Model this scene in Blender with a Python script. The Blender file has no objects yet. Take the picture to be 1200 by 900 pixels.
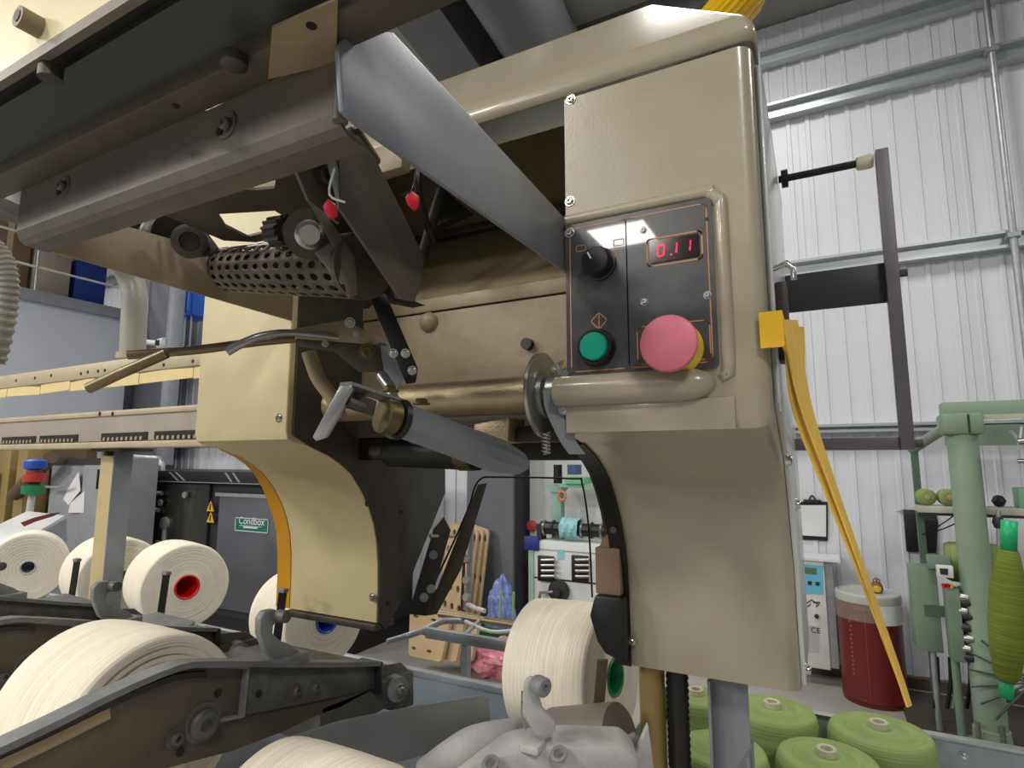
import bpy, bmesh, math, random
from mathutils import Vector, Matrix, noise as mnoise
random.seed(7)
S = bpy.context.scene
COL = S.collection
PI = math.pi

# ------------------------------------------------------------------ camera
FPX = 680.0                                   # focal length in pixels of the 1200x900 frame
PITCH, YAW = math.radians(7.5), math.radians(27.8)
CAM = Vector((0, 0, 1.5))
cam = bpy.data.cameras.new('camera'); cam.sensor_width = 36; cam.lens = FPX/1200*36
cam.clip_start = 0.02; cam.clip_end = 100
camo = bpy.data.objects.new('camera', cam); COL.objects.link(camo)
camo.location = CAM; camo.rotation_euler = (PI/2+PITCH, 0, YAW)
S.camera = camo
CF = Vector((-math.sin(YAW)*math.cos(PITCH), math.cos(YAW)*math.cos(PITCH), math.sin(PITCH)))
CR = Vector((math.cos(YAW), math.sin(YAW), 0)); CU = CR.cross(CF)

# ------------------------------------------------------------------ light
wd = bpy.data.worlds.new('hall_ambient'); S.world = wd; wd.use_nodes = True
wd.node_tree.nodes['Background'].inputs[0].default_value = (0.80, 0.86, 1.0, 1)
wd.node_tree.nodes['Background'].inputs[1].default_value = 0.16
S.view_settings.view_transform = 'Standard'; S.view_settings.look = 'None'
S.view_settings.exposure = 0.0; S.view_settings.gamma = 1.0; S.view_settings.use_curve_mapping = False
def area(name, loc, size, power, col=(1, 0.96, 0.9), sy=None, target=None):
    l = bpy.data.lights.new(name, 'AREA'); l.energy = power; l.color = col
    l.shape = 'RECTANGLE'; l.size = size; l.size_y = sy or size
    o = bpy.data.objects.new(name, l); COL.objects.link(o); o.location = loc
    if target is not None:
        o.rotation_euler = (Vector(target)-Vector(loc)).to_track_quat('-Z', 'Y').to_euler()
    return o
# rows of high-bay lamps under the roof of the hall
for (x, y, p) in [(-0.3, 2.9, 92), (4.2, 2.6, 120), (-4.6, 2.9, 130), (-9.0, 2.5, 240),
                  (-2.6, -3.2, 240), (2.2, -3.0, 220), (-7.0, -3.0, 260), (-2.6, -7.5, 240), (-8.5, -5.5, 800), (-5.5, -6.5, 300)]:
    area('high_bay_lamp_light', (x, y, 5.1 if p < 1000 else 4.3), 0.9, p*.67, target=None if p < 1000 else (-1, .6, 1.5))

# ------------------------------------------------------------------ pixel helpers (photo pixel -> place)
def ray(x, y): return CF + CR*((x-600)/FPX) + CU*((450-y)/FPX)
def W(x, y, d): return CAM + ray(x, y)*d
def _on(i, x, y, v):
    r = ray(x, y); return CAM + r*((v-CAM[i])/r[i])
def oX(x, y, v): return _on(0, x, y, v)
def oY(x, y, v): return _on(1, x, y, v)
def oZ(x, y, v): return _on(2, x, y, v)

# ------------------------------------------------------------------ materials
MATS = {}
def lin(c):
    return tuple(((v/255)/12.92 if v/255 <= .04045 else ((v/255+.055)/1.055)**2.4) for v in c)
def mat(name, c, rough=.5, metal=0.0, var=.10, scale=9, bump=0.0, bscale=90, dust=None, dustamt=.5, spec=.5, coat=0, alpha=None, trans=0, stretch=None):
    if name in MATS: return MATS[name]
    m = bpy.data.materials.new(name); m.use_nodes = True; MATS[name] = m
    n = m.node_tree.nodes; L = m.node_tree.links; b = n['Principled BSDF']
    c = lin(c)
    tc = n.new('ShaderNodeTexCoord'); src = tc.outputs['Object']
    if stretch:
        mp = n.new('ShaderNodeMapping'); mp.inputs['Scale'].default_value = stretch
        L.new(src, mp.inputs[0]); src = mp.outputs[0]
    nz = n.new('ShaderNodeTexNoise'); nz.inputs['Scale'].default_value = scale; nz.inputs['Detail'].default_value = 6
    nz.inputs['Roughness'].default_value = .62
    L.new(src, nz.inputs['Vector'])
    rp = n.new('ShaderNodeValToRGB'); e = rp.color_ramp.elements
    e[0].position = .3; e[1].position = .7
    e[0].color = tuple(max(0, v*(1-var)) for v in c)+(1,); e[1].color = tuple(min(1, v*(1+var)) for v in c)+(1,)
    L.new(nz.outputs['Fac'], rp.inputs[0]); out = rp.outputs[0]
    if dust:
        nd = n.new('ShaderNodeTexNoise'); nd.inputs['Scale'].default_value = scale*2.3; nd.inputs['Detail'].default_value = 8
        nd.inputs['Roughness'].default_value = .7
        L.new(src, nd.inputs['Vector'])
        r2 = n.new('ShaderNodeValToRGB'); r2.color_ramp.elements[0].position = .5-.25*dustamt; r2.color_ramp.elements[1].position = .72
        L.new(nd.outputs['Fac'], r2.inputs[0])
        ml = n.new('ShaderNodeMath'); ml.operation = 'MULTIPLY'; ml.inputs[1].default_value = dustamt; L.new(r2.outputs[0], ml.inputs[0])
        mx = n.new('ShaderNodeMix'); mx.data_type = 'RGBA'; mx.inputs[7].default_value = lin(dust)+(1,)
        L.new(ml.outputs[0], mx.inputs[0]); L.new(out, mx.inputs[6]); out = mx.outputs[2]
    L.new(out, b.inputs['Base Color'])
    b.inputs['Roughness'].default_value = rough; b.inputs['Metallic'].default_value = metal
    b.inputs['Specular IOR Level'].default_value = spec; b.inputs['Coat Weight'].default_value = coat
    if trans: b.inputs['Transmission Weight'].default_value = trans
    if alpha is not None: b.inputs['Alpha'].default_value = alpha
    if bump:
        nb = n.new('ShaderNodeTexNoise'); nb.inputs['Scale'].default_value = bscale; nb.inputs['Detail'].default_value = 4
        L.new(src, nb.inputs['Vector'])
        bp = n.new('ShaderNodeBump'); bp.inputs['Strength'].default_value = bump; bp.inputs['Distance'].default_value = .002
        L.new(nb.outputs['Fac'], bp.inputs['Height']); L.new(bp.outputs[0], b.inputs['Normal'])
    return m
def emit(name, c, s):
    m = mat(name, c, .4); b = m.node_tree.nodes['Principled BSDF']
    b.inputs['Emission Color'].default_value = lin(c)+(1,); b.inputs['Emission Strength'].default_value = s
    return m
def yarn(name, c, c2, bands=420):
    """wound yarn: fine windings round the local Z axis"""
    m = mat(name, c, .9, 0, .07, 30, spec=.15)
    n = m.node_tree.nodes; L = m.node_tree.links; b = n['Principled BSDF']
    tc = n.new('ShaderNodeTexCoord')
    mp = n.new('ShaderNodeMapping'); mp.inputs['Scale'].default_value = (6, 6, bands); mp.inputs['Rotation'].default_value = (.02, .03, 0)
    L.new(tc.outputs['Object'], mp.inputs[0])
    nz = n.new('ShaderNodeTexNoise'); nz.inputs['Scale'].default_value = 1; nz.inputs['Detail'].default_value = 3
    L.new(mp.outputs[0], nz.inputs['Vector'])
    old = b.inputs['Base Color'].links[0].from_socket
    rp = n.new('ShaderNodeValToRGB'); rp.color_ramp.elements[0].position = .35; rp.color_ramp.elements[1].position = .62
    rp.color_ramp.elements[0].color = lin(c2)+(1,); rp.color_ramp.elements[1].color = lin(c)+(1,)
    L.new(nz.outputs['Fac'], rp.inputs[0])
    mx = n.new('ShaderNodeMix'); mx.data_type = 'RGBA'; mx.inputs[0].default_value = .6
    L.new(old, mx.inputs[6]); L.new(rp.outputs[0], mx.inputs[7]); L.new(mx.outputs[2], b.inputs['Base Color'])
    bp = n.new('ShaderNodeBump'); bp.inputs['Strength'].default_value = .6; bp.inputs['Distance'].default_value = .0025
    L.new(nz.outputs['Fac'], bp.inputs['Height']); L.new(bp.outputs[0], b.inputs['Normal'])
    return m

beige = mat('beige_enamel', (166, 160, 137), .30, 0, .07, 5, .10, 260, dust=(150, 135, 100), dustamt=.25, coat=.25)
cream = mat('beige_enamel_lit', (204, 190, 146), .42, 0, .06, 5, .10, 260, dust=(176, 156, 108), dustamt=.25)  # beige lightened and yellowed: stronger light on the end housing is painted in
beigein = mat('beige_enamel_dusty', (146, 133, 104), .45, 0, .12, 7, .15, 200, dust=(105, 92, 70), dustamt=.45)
steel = mat('brushed_steel', (168, 168, 165), .32, .85, .12, 14, .08, 300)
galv = mat('galvanised_steel', (170, 174, 178), .42, .6, .14, 20, .06, 200)
greyp = mat('grey_paint', (128, 133, 140), .48, .15, .10, 9, .12, 220, dust=(150, 145, 135), dustamt=.25)
darkst = mat('dark_steel', (70, 66, 61), .5, .45, .18, 12, .15, 180, dust=(105, 98, 86), dustamt=.35)
browndk = mat('dusty_brown_steel', (86, 79, 70), .55, .35, .16, 9, .15, 160, dust=(118, 108, 92), dustamt=.35)
black = mat('black_plastic', (22, 22, 23), .42, 0, .2, 20, .05, 200)
blackm = mat('black_iron', (34, 32, 30), .5, .4, .25, 18, .2, 150)
white = mat('white_paint', (222, 223, 224), .5, 0, .03, 6)
chrome = mat('bright_screw_metal', (205, 205, 200), .22, 1, .08, 40)
brass = mat('brass', (108, 98, 66), .45, .8, .15, 30)
bronze = mat('bronze_tube', (156, 140, 112), .36, .75, .12, 60, .35, 420)
yellow = mat('yellow_enamel', (226, 168, 22), .45, 0, .08, 10)
red = mat('red_plastic', (205, 28, 40), .4, 0, .06, 20)
card = mat('cardboard', (190, 164, 126), .85, 0, .10, 8, .1, 120)
greenm = mat('green_enamel', (140, 160, 140), .5, 0, .08, 8, .08, 120)
rubber = mat('grey_rubber', (62, 62, 62), .7, 0, .15, 30)
yw = yarn('ecru_yarn', (250, 244, 226), (226, 214, 186))
yg = yarn('green_yarn', (150, 168, 108), (112, 132, 78), 300)

# ------------------------------------------------------------------ object helpers
def wloc(o):
    v = Vector((0, 0, 0))
    while o is not None: v = v+o.location; o = o.parent
    return v
def thing(name, label, cat, loc, group=None, kind=None):
    o = bpy.data.objects.new(name, None); COL.objects.link(o); o.location = Vector(loc); o.empty_display_size = .05
    o['label'] = label; o['category'] = cat
    if group: o['group'] = group
    return o
def tag(o, label=None, cat=None, group=None, kind=None):
    if label: o['label'] = label
    if cat: o['category'] = cat
    if group: o['group'] = group
    if kind: o['kind'] = kind
    return o
def fin(name, bm, m, parent=None, smooth=None, bevel=0, seg=2, label=None):
    """link a bmesh (in place coordinates) as one object with its origin in its middle"""
    bmesh.ops.recalc_face_normals(bm, faces=bm.faces)
    if bevel:
        es = [e for e in bm.edges if len(e.link_faces) == 2 and e.calc_face_angle(0) > .5]
        bmesh.ops.bevel(bm, geom=es, offset=bevel, segments=seg, affect='EDGES', profile=.5, clamp_overlap=True)
        smooth = 35 if smooth is None else smooth
    lo = Vector([min(v.co[i] for v in bm.verts) for i in range(3)]); hi = Vector([max(v.co[i] for v in bm.verts) for i in range(3)])
    c = (lo+hi)/2
    bmesh.ops.translate(bm, verts=bm.verts, vec=-c)
    me = bpy.data.meshes.new(name)
    if smooth:
        for f in bm.faces: f.smooth = True
        for e in bm.edges:
            if len(e.link_faces) == 2 and e.calc_face_angle(0) > math.radians(smooth): e.smooth = False
    bm.to_mesh(me); bm.free()
    me.materials.append(m)
    o = bpy.data.objects.new(name, me); COL.objects.link(o)
    if parent is not None: o.parent = parent; o.location = c-wloc(parent)
    else: o.location = c
    if label: o['label'] = label
    return o
# --- shapes into a bmesh
def b_box(bm, lo, hi):
    x0, y0, z0 = lo; x1, y1, z1 = hi
    v = [bm.verts.new(p) for p in ((x0,y0,z0),(x1,y0,z0),(x1,y1,z0),(x0,y1,z0),(x0,y0,z1),(x1,y0,z1),(x1,y1,z1),(x0,y1,z1))]
    for f in ((0,3,2,1),(4,5,6,7),(0,1,5,4),(1,2,6,5),(2,3,7,6),(3,0,4,7)): bm.faces.new([v[i] for i in f])
def b_poly(bm, pts, vec):
    """extrude a planar outline by vec"""
    vec = Vector(vec); a = [bm.verts.new(Vector(p)) for p in pts]; b = [bm.verts.new(Vector(p)+vec) for p in pts]
    n = len(pts); bm.faces.new(a[::-1]); bm.faces.new(b)
    for i in range(n): bm.faces.new((a[i], a[(i+1) % n], b[(i+1) % n], b[i]))
def frame(d):
    d = Vector(d).normalized(); u = d.orthogonal().normalized(); return u, d.cross(u), d
def b_rings(bm, rings, cap=True, closed=True):
    R_ = [[bm.verts.new(p) for p in r] for r in rings]; n = len(R_[0])
    for a, b in zip(R_, R_[1:]):
        for i in range(n if closed else n-1):
            bm.faces.new((a[i], a[(i+1) % n], b[(i+1) % n], b[i]))
    if cap:
        if len(R_[0]) > 2: bm.faces.new(R_[0][::-1]); bm.faces.new(R_[-1])
def b_lathe(bm, prof, org, d, n=24, cap=True, a0=0):
    """prof = [(radius, height along d)]"""
    u, v, d = frame(d); org = Vector(org)
    b_rings(bm, [[org+d*h+(u*math.cos(a0+2*PI*i/n)+v*math.sin(a0+2*PI*i/n))*max(r, 1e-4) for i in range(n)] for r, h in prof], cap)
def b_cyl(bm, p0, p1, r, r2=None, n=16):
    p0 = Vector(p0); p1 = Vector(p1); b_lathe(bm, [(r, 0), (r if r2 is None else r2, (p1-p0).length)], p0, p1-p0, n)
def spline(pts, k=6):
    pts = [Vector(p) for p in pts]; out = []
    for i in range(len(pts)-1):
        p0 = pts[max(i-1, 0)]; p1 = pts[i]; p2 = pts[i+1]; p3 = pts[min(i+2, len(pts)-1)]
        for j in range(k):
            t = j/k
            out.append(.5*((2*p1)+(p2-p0)*t+(2*p0-5*p1+4*p2-p3)*t*t+(3*p1-p0-3*p2+p3)*t**3))
    out.append(pts[-1]); return out
def b_tube(bm, pts, r, n=10, sm=0):
    """r a number, or a function of t in 0..1"""
    pts = spline(pts, sm) if sm else [Vector(p) for p in pts]
    u = None; rings = []
    for i, p in enumerate(pts):
        d = (pts[min(i+1, len(pts)-1)]-pts[max(i-1, 0)]).normalized()
        if u is None: u = d.orthogonal().normalized()
        u = (u-d*u.dot(d)).normalized(); v = d.cross(u)
        rr = r(i/(len(pts)-1)) if callable(r) else r
        rings.append([p+(u*math.cos(2*PI*k/n)+v*math.sin(2*PI*k/n))*rr for k in range(n)])
    b_rings(bm, rings)
def b_strip(bm, pts, wvec, t, sm=0):
    """flat bar: centre line pts, half width vector wvec, thickness t (along the normal)"""
    pts = spline(pts, sm) if sm else [Vector(p) for p in pts]
    wv = Vector(wvec); rings = []
    for i, p in enumerate(pts):
        d = (pts[min(i+1, len(pts)-1)]-pts[max(i-1, 0)]).normalized()
        nn = d.cross(wv).normalized()*t/2
        rings.append([p-wv-nn, p+wv-nn, p+wv+nn, p-wv+nn])
    b_rings(bm, rings)
def b_holed(bm, outer, holes, vec):
    """flat plate with holes, extruded by vec"""
    vec = Vector(vec); es = []
    loops = []
    for lp in [outer]+holes:
        vs = [bm.verts.new(Vector(p)) for p in lp]; loops.append(vs)
        for i in range(len(vs)): es.append(bm.edges.new((vs[i], vs[(i+1) % len(vs)])))
    r = bmesh.ops.triangle_fill(bm, edges=es, use_beauty=True)
    fs = [g for g in r['geom'] if isinstance(g, bmesh.types.BMFace)]
    ex = bmesh.ops.extrude_face_region(bm, geom=fs)
    bmesh.ops.translate(bm, verts=[g for g in ex['geom'] if isinstance(g, bmesh.types.BMVert)], vec=vec)
# --- one-object makers
def box(name, lo, hi, m, parent=None, bevel=0, **k):
    bm = bmesh.new(); b_box(bm, [min(a, b) for a, b in zip(lo, hi)], [max(a, b) for a, b in zip(lo, hi)]); return fin(name, bm, m, parent, bevel=bevel, **k)
def plate(name, pts, vec, m, parent=None, bevel=0, **k):
    bm = bmesh.new(); b_poly(bm, pts, vec); return fin(name, bm, m, parent, bevel=bevel, **k)
def cyl(name, p0, p1, r, m, parent=None, r2=None, n=20, bevel=0, **k):
    bm = bmesh.new(); b_cyl(bm, p0, p1, r, r2, n); return fin(name, bm, m, parent, smooth=35, bevel=bevel, **k)
def lathe(name, prof, org, d, m, parent=None, n=28, cap=True, smooth=35, **k):
    bm = bmesh.new(); b_lathe(bm, prof, org, d, n, cap); return fin(name, bm, m, parent, smooth=smooth, **k)
def tube(name, pts, r, m, parent=None, n=10, sm=0, **k):
    bm = bmesh.new(); b_tube(bm, pts, r, n, sm); return fin(name, bm, m, parent, smooth=50, **k)
def strip(name, pts, wv, t, m, parent=None, sm=0, **k):
    bm = bmesh.new(); b_strip(bm, pts, wv, t, sm); return fin(name, bm, m, parent, smooth=30, **k)
def bolt(parent, p, d, r=.006, h=.004, m=None, name='bolt', hexa=False, washer=True):
    """screw head: washer, domed head with a socket"""
    bm = bmesh.new(); d = Vector(d)
    if washer: b_lathe(bm, [(r*1.45, 0), (r*1.45, h*.25)], p, d, 16)
    b_lathe(bm, [(r, h*.25), (r*.98, h*.8), (r*.8, h), (r*.42, h), (r*.36, h*.5), (0, h*.5)], p, d, 6 if hexa else 14, True)
    return fin(name, bm, m or chrome, parent, smooth=40)
def text(name, s, loc, size, m, parent, xdir, updir, ext=.0004, align='LEFT', shear=0):
    cu = bpy.data.curves.new(name, 'FONT'); cu.body = s; cu.size = size; cu.extrude = ext; cu.align_x = align; cu.shear = shear
    to = bpy.data.objects.new(name, cu); COL.objects.link(to)
    bpy.context.view_layer.update()
    me = bpy.data.meshes.new_from_object(to.evaluated_get(bpy.context.evaluated_depsgraph_get()))
    bpy.data.objects.remove(to)
    x = Vector(xdir).normalized(); z = x.cross(Vector(updir)).normalized(); y = z.cross(x)
    M = Matrix((x, y, z)).transposed().to_4x4()
    me.transform(M); me.materials.clear(); me.materials.append(m)
    o = bpy.data.objects.new(name, me); COL.objects.link(o)
    o.parent = parent; o.location = Vector(loc)-wloc(parent)
    return o
def kids(o): return [c for c in bpy.data.objects if c.parent == o]
def dup(o, loc=None, parent=None, label=None, rot=None):
    c = o.copy(); COL.objects.link(c)
    if parent is not None: c.parent = parent
    if loc is not None: c.location = loc
    if rot is not None: c.rotation_euler = rot
    if label: c['label'] = label
    for k in kids(o): dup(k, parent=c)
    return c
def arc(cy, cz, ry, rz, a0, a1, n):
    return [(cy+ry*math.cos(math.radians(a0+(a1-a0)*i/n)), cz+rz*math.sin(math.radians(a0+(a1-a0)*i/n))) for i in range(n+1)]
def yzpoly(pts, x): return [Vector((x, a, b)) for a, b in pts]
def rrect(cx, cz, w, h, r, n=5):
    """rounded rectangle in XZ as (x, z)"""
    out = []
    for sx, sz, a in ((1, 1, 0), (-1, 1, 90), (-1, -1, 180), (1, -1, 270)):
        for i in range(n+1):
            t = math.radians(a+90*i/n); out.append((cx+sx*(w/2-r)+r*math.cos(t), cz+sz*(h/2-r)+r*math.sin(t)))
    return out
# ------------------------------------------------------------------ the hall
def struct(o): o['kind'] = 'structure'; return o
concrete = mat('concrete_floor', (164, 161, 157), .55, 0, .10, 1.6, .1, 30, dust=(146, 142, 136), dustamt=.3)
clad = mat('white_cladding', (220, 223, 230), .38, 0, .03, 1.5, .05, 20)
roofm = mat('roof_sheet', (158, 158, 154), .7, 0, .10, 1.2)
roofdk = mat('roof_steel', (108, 108, 108), .6, .2, .12, 2)
girtm = mat('galvanised_girt', (190, 196, 200), .34, .55, .10, 3, stretch=(1, 1, 8))
struct(box('floor', (-16, -10, -.1), (8, 5.0, 0), concrete))
WY = 4.90
def ribpanel(name, x0, w, z0, z1, parent, nr=7):
    prof = []; p = w/nr
    for i in range(nr):
        a = x0+i*p
        prof += [(a, WY), (a+p*.36, WY), (a+p*.40, WY-.012), (a+p*.60, WY-.012), (a+p*.64, WY)]
    prof.append((x0+w-.002, WY))
    pts = [Vector((x, y, z0)) for x, y in prof]+[Vector((x0+w-.002, WY+.02, z0)), Vector((x0, WY+.02, z0))]
    return plate(name, pts, (0, 0, z1-z0), clad, parent)
wb = struct(box('wall_back', (-16, WY+.02, 0), (8, WY+.2, 5.1), clad))
first = ribpanel('cladding_panel', -15.36, .96, .06, 5.08, wb)
for i in range(1, 24):
    c = first.copy(); COL.objects.link(c); c.location.x += .96*i
struct(box('baseboard_back', (-16, WY-.06, 0), (8, WY+.02, .07), mat('dark_curb', (92, 80, 72), .7), None))
for i, (z, h) in enumerate([(4.70, .13), (4.22, .13), (2.90, .12), (1.70, .06)]):
    y0 = WY-.012
    t = struct(plate('trim_%d' % (i+1), yzpoly([(y0, z), (y0-.09, z), (y0-.09, z+.02), (y0-.085, z+.02), (y0-.03, z+.025), (y0-.03, z+h-.025), (y0-.085, z+h-.02), (y0-.09, z+h-.02), (y0-.09, z+h), (y0, z+h)], -16), (24, 0, 0), girtm))
a = oY(1155, 0, WY-.15); b = oY(1200, 430, WY-.15)
dp = thing('downpipe', 'thin vertical grey conduit running up the white ribbed wall', 'conduit', (a.x, WY-.15, 0))
cyl('pipe', (a.x, WY-.15, .1), (a.x, WY-.15, 5.0), .022, galv, dp)
for z in (1.73, 2.96, 4.28, 4.76): box('pipe_clip', (a.x-.035, WY-.18, z-.015), (a.x+.035, WY-.1, z+.015), galv, dp)
struct(box('wall_left', (-16.2, -10, 0), (-16, 5, 7), mat('grey_wall', (176, 178, 180), .6)))
# roof: sloping sheet with rafters and purlins
RZ = lambda y: 5.12+(4.9-y)*.16
ce = struct(plate('ceiling', [(-16, 5.1, RZ(5.1)), (-16, -10, RZ(-10)), (-16, -10, RZ(-10)+.1), (-16, 5.1, RZ(5.1)+.1)], (24, 0, 0), roofm))
for i, y in enumerate([4.3, 3.0, 1.7, .4, -.9, -2.2, -4]):
    plate('purlin', yzpoly([(y, RZ(y)-.2), (y+.07, RZ(y)-.2), (y+.07, RZ(y)), (y, RZ(y))], -16), (24, 0, 0), roofdk, ce)
for x in (-9.3, -5.3, -2.6, 2.2):
    plate('rafter', [(x, 4.85, RZ(4.85)-.55), (x, -10, RZ(-10)-.55), (x, -10, RZ(-10)), (x, 4.85, RZ(4.85))], (.22, 0, 0), roofdk, ce)
    plate('rafter_flange', [(x-.09, 4.85, RZ(4.85)-.58), (x-.09, -10, RZ(-10)-.58), (x-.09, -10, RZ(-10)-.55), (x-.09, 4.85, RZ(4.85)-.55)], (.4, 0, 0), roofdk, ce)
du = thing('ventilation_duct', 'large dark round ventilation duct hung under the roof', 'duct', (-1.9, 1.0, 5.0))
tube('pipe', [(-1.9, 4.6, 4.95), (-1.55, 1.0, 4.75), (-1.2, -3, 4.9)], .30, roofdk, du, 20)
for t in (.15, .45, .75): 
    p = Vector((-1.9, 4.6, 4.95)).lerp(Vector((-1.55, 1.0, 4.75)), t); cyl('joint_ring', p, p+Vector((.006, -.07, -.003)), .315, roofdk, du)
cb = thing('roof_conduit', 'thin white conduit line crossing under the dark roof', 'conduit', (-4, 2.8, 4.6))
tube('pipe', [(-9, 2.8, 4.55), (1.5, 2.8, 4.55)], .018, white, cb)
for x in (-7, -4.4, -2.9, -1): cyl('hanger_rod', (x, 2.8, 4.55), (x, 2.8, 5.3), .008, roofdk, cb)
# steel column and the plain partition behind the white machine
cm = mat('grey_column', (104, 106, 114), .5, .1, .06, 3)
co = thing('steel_column', 'dark grey steel column standing in front of the white wall', 'column', (-2.55, 4.62, 0))
box('flange', (-2.78, 4.42, 0), (-2.32, 4.45, 5.0), cm, co); box('flange', (-2.78, 4.80, 0), (-2.32, 4.83, 5.0), cm, co)
box('web', (-2.57, 4.45, 0), (-2.54, 4.80, 5.0), cm, co); box('base_plate', (-2.9, 4.36, 0), (-2.2, 4.86, .03), cm, co)
co2 = thing('steel_column', 'dark grey steel column far off beside the blue machine', 'column', (-7.6, 4.6, 0))
box('flange', (-8.1, 4.45, 0), (-7.3, 4.48, 5.0), cm, co2); box('web', (-7.7, 4.48, 0), (-7.67, 4.8, 5), cm, co2)
struct(box('partition_wall', (-2.30, 4.70, 0), (-1.2, 4.78, 3.2), mat('pale_partition', (205, 208, 206), .6, 0, .03, 2)))
# ------------------------------------------------------------------ the doffing carriage
D = thing('doffing_carriage', 'beige doffing carriage with black control panel, long hood and two curved end housings', 'machine', (-.5, .9, 1.2))
FY = .64
PROF = [(FY, 1.957), (FY, 1.80), (FY, 1.60), (FY, 1.545), (FY+.004, 1.533), (FY+.014, 1.528)] + [(.69, 1.521), (.73, 1.507), (.76, 1.492), (.786, 1.475), (.812, 1.447), (.833, 1.417), (.849, 1.384), (.859, 1.352), (.865, 1.31), (.867, 1.266), (.867, 1.205)]
def housing(name, x0, x1, m, r=.018, yb=1.10, side=1):
    nrm = []
    for i in range(len(PROF)):
        a = Vector(PROF[max(i-1, 0)]); b = Vector(PROF[min(i+1, len(PROF)-1)]); t = (b-a).normalized(); nrm.append((t.y, -t.x))
    bm = bmesh.new(); rings = []
    xs = [(x0, 0)]+[(x1-r+r*math.sin(t*PI/2/6), r*(1-math.cos(t*PI/2/6))) for t in range(7)]
    for x, d in xs:
        rings.append([Vector((x, p[0]-n[0]*d, p[1]-n[1]*d)) for p, n in zip(PROF, nrm)]+[Vector((x, yb, 1.205)), Vector((x, yb, 1.957))])
    b_rings(bm, rings)
    return fin(name, bm, m, D, smooth=35)
H1 = housing('control_housing', -.262, -.040, beige)
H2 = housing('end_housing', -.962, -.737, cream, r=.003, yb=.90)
# cover plates with screws
for x, y in [(669, 117), (668, 236), (663, 437), (661, 480)]: bolt(H1, oY(x, y, FY), (0, -1, 0), .0046, .004, name='screw')
bolt(H1, oY(740, 752, .862), (0, -1, -.1), .005, .004, name='screw')
p = oY(327, 490, FY); bolt(H2, p, (0, -1, 0), .005, .004, name='screw')
p = oX(435, 702, -.737); bolt(H2, Vector((-.745, .862, p.z)), (0, -1, 0), .005, .004, name='screw')
box('lower_plate', (-.264, FY-.0025, 1.532), (-.075, FY+.003, 1.566), beige, H1, bevel=.001)
# narrow edge plate on the right side and the side door
sidem = mat('side_door_enamel', (206, 208, 208), .28, 0, .04, 4, coat=.3)
plate('side_door', [(-.040, .672, 1.950), (-.040, 1.10, 1.950), (-.040, 1.10, 1.21), (-.040, .885, 1.21), (-.040, .875, 1.36), (-.040, .835, 1.44), (-.040, .78, 1.505), (-.040, .70, 1.545), (-.040, .672, 1.56)], (.006, 0, 0), sidem, H1, bevel=.0015)
plate('door_edge', [(-.034, .655, 1.955), (-.034, .665, 1.955), (-.034, .665, 1.55), (-.034, .655, 1.55)], (.0015, 0, 0), galv, H1)
for z in (1.44, 1.50, 1.225): bolt(H1, (-.034, .90 if z < 1.46 else .72, z), (1, 0, 0), .006, .006, name='screw')
box('door_latch', (-.034, .70, 1.61), (-.022, .735, 1.70), mat('brown_hinge', (60, 52, 46), .5, .3), H1, bevel=.002)
tube('hook', [(-.036, .70, 1.715), (-.020, .70, 1.72), (-.014, .70, 1.712), (-.014, .70, 1.70)], .0035, chrome, H1, 8)
# hood
def surf(name, verts, faces, m, parent, th=.003, bev=.008, bevw=True):
    me = bpy.data.meshes.new(name); ctr = sum((Vector(v) for v in verts), Vector())/len(verts)
    me.from_pydata([Vector(v)-ctr for v in verts], [], faces); me.materials.append(m)
    o = bpy.data.objects.new(name, me); COL.objects.link(o); o.parent = parent; o.location = ctr-wloc(parent)
    if bevw:
        b = o.modifiers.new('bend', 'BEVEL'); b.width = bev; b.segments = 4; b.limit_method = 'ANGLE'; b.angle_limit = .3
    if th:
        s = o.modifiers.new('sheet', 'SOLIDIFY'); s.thickness = th; s.offset = -1
    for f in me.polygons: f.use_smooth = True
    return o
xl, xr, xt = -.965, -.035, -.172
hood = surf('hood', [(xl, FY, 1.962), (xr, FY, 1.962), (xl, FY, 1.992), (xr, FY, 1.992), (xl, .765, 2.155), (xt, .765, 2.155), (xl, 1.15, 2.155), (xt, 1.15, 2.155), (xr, 1.15, 1.992), (xr, 1.15, 1.962), (xl, 1.15, 1.962)],
     [(0, 1, 3, 2), (2, 3, 5, 4), (4, 5, 7, 6), (3, 8, 7, 5), (1, 9, 8, 3), (0, 2, 4, 6, 10)], beige, D, bev=.012)
# middle recess: back walls
XL, XR = -.737, -.262
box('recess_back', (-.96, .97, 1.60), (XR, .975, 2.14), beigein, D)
box('panel_backing', (XL, .808, 1.55), (XR, .812, 1.775), darkst, D)
box('dark_fill', (XL, .795, 1.54), (XR, .80, 1.592), darkst, D)  # added dark sheet, stands in for the darkness under the shaft
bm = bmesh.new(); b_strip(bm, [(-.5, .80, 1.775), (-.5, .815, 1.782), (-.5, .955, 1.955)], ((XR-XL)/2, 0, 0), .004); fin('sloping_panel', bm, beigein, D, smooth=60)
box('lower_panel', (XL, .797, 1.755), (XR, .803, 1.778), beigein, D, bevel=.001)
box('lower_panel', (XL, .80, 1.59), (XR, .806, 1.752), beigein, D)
box('recess_ledge', (XL, .925, 1.945), (XR, .955, 1.962), darkst, D, bevel=.003)
p = oY(503, 378, .80); lathe('dome_button', [(.018, 0), (.0165, .006), (.011, .011), (.004, .0135), (0, .014)], p, (0, -1, -.25), beigein, D)
bolt(D, oY(582, 449, .80), (0, -1, 0), .005, .005, name='screw'); cyl('plug', oY(620, 404, .80), oY(620, 404, .80)+Vector((0, -.012, 0)), .009, black, D)
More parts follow.
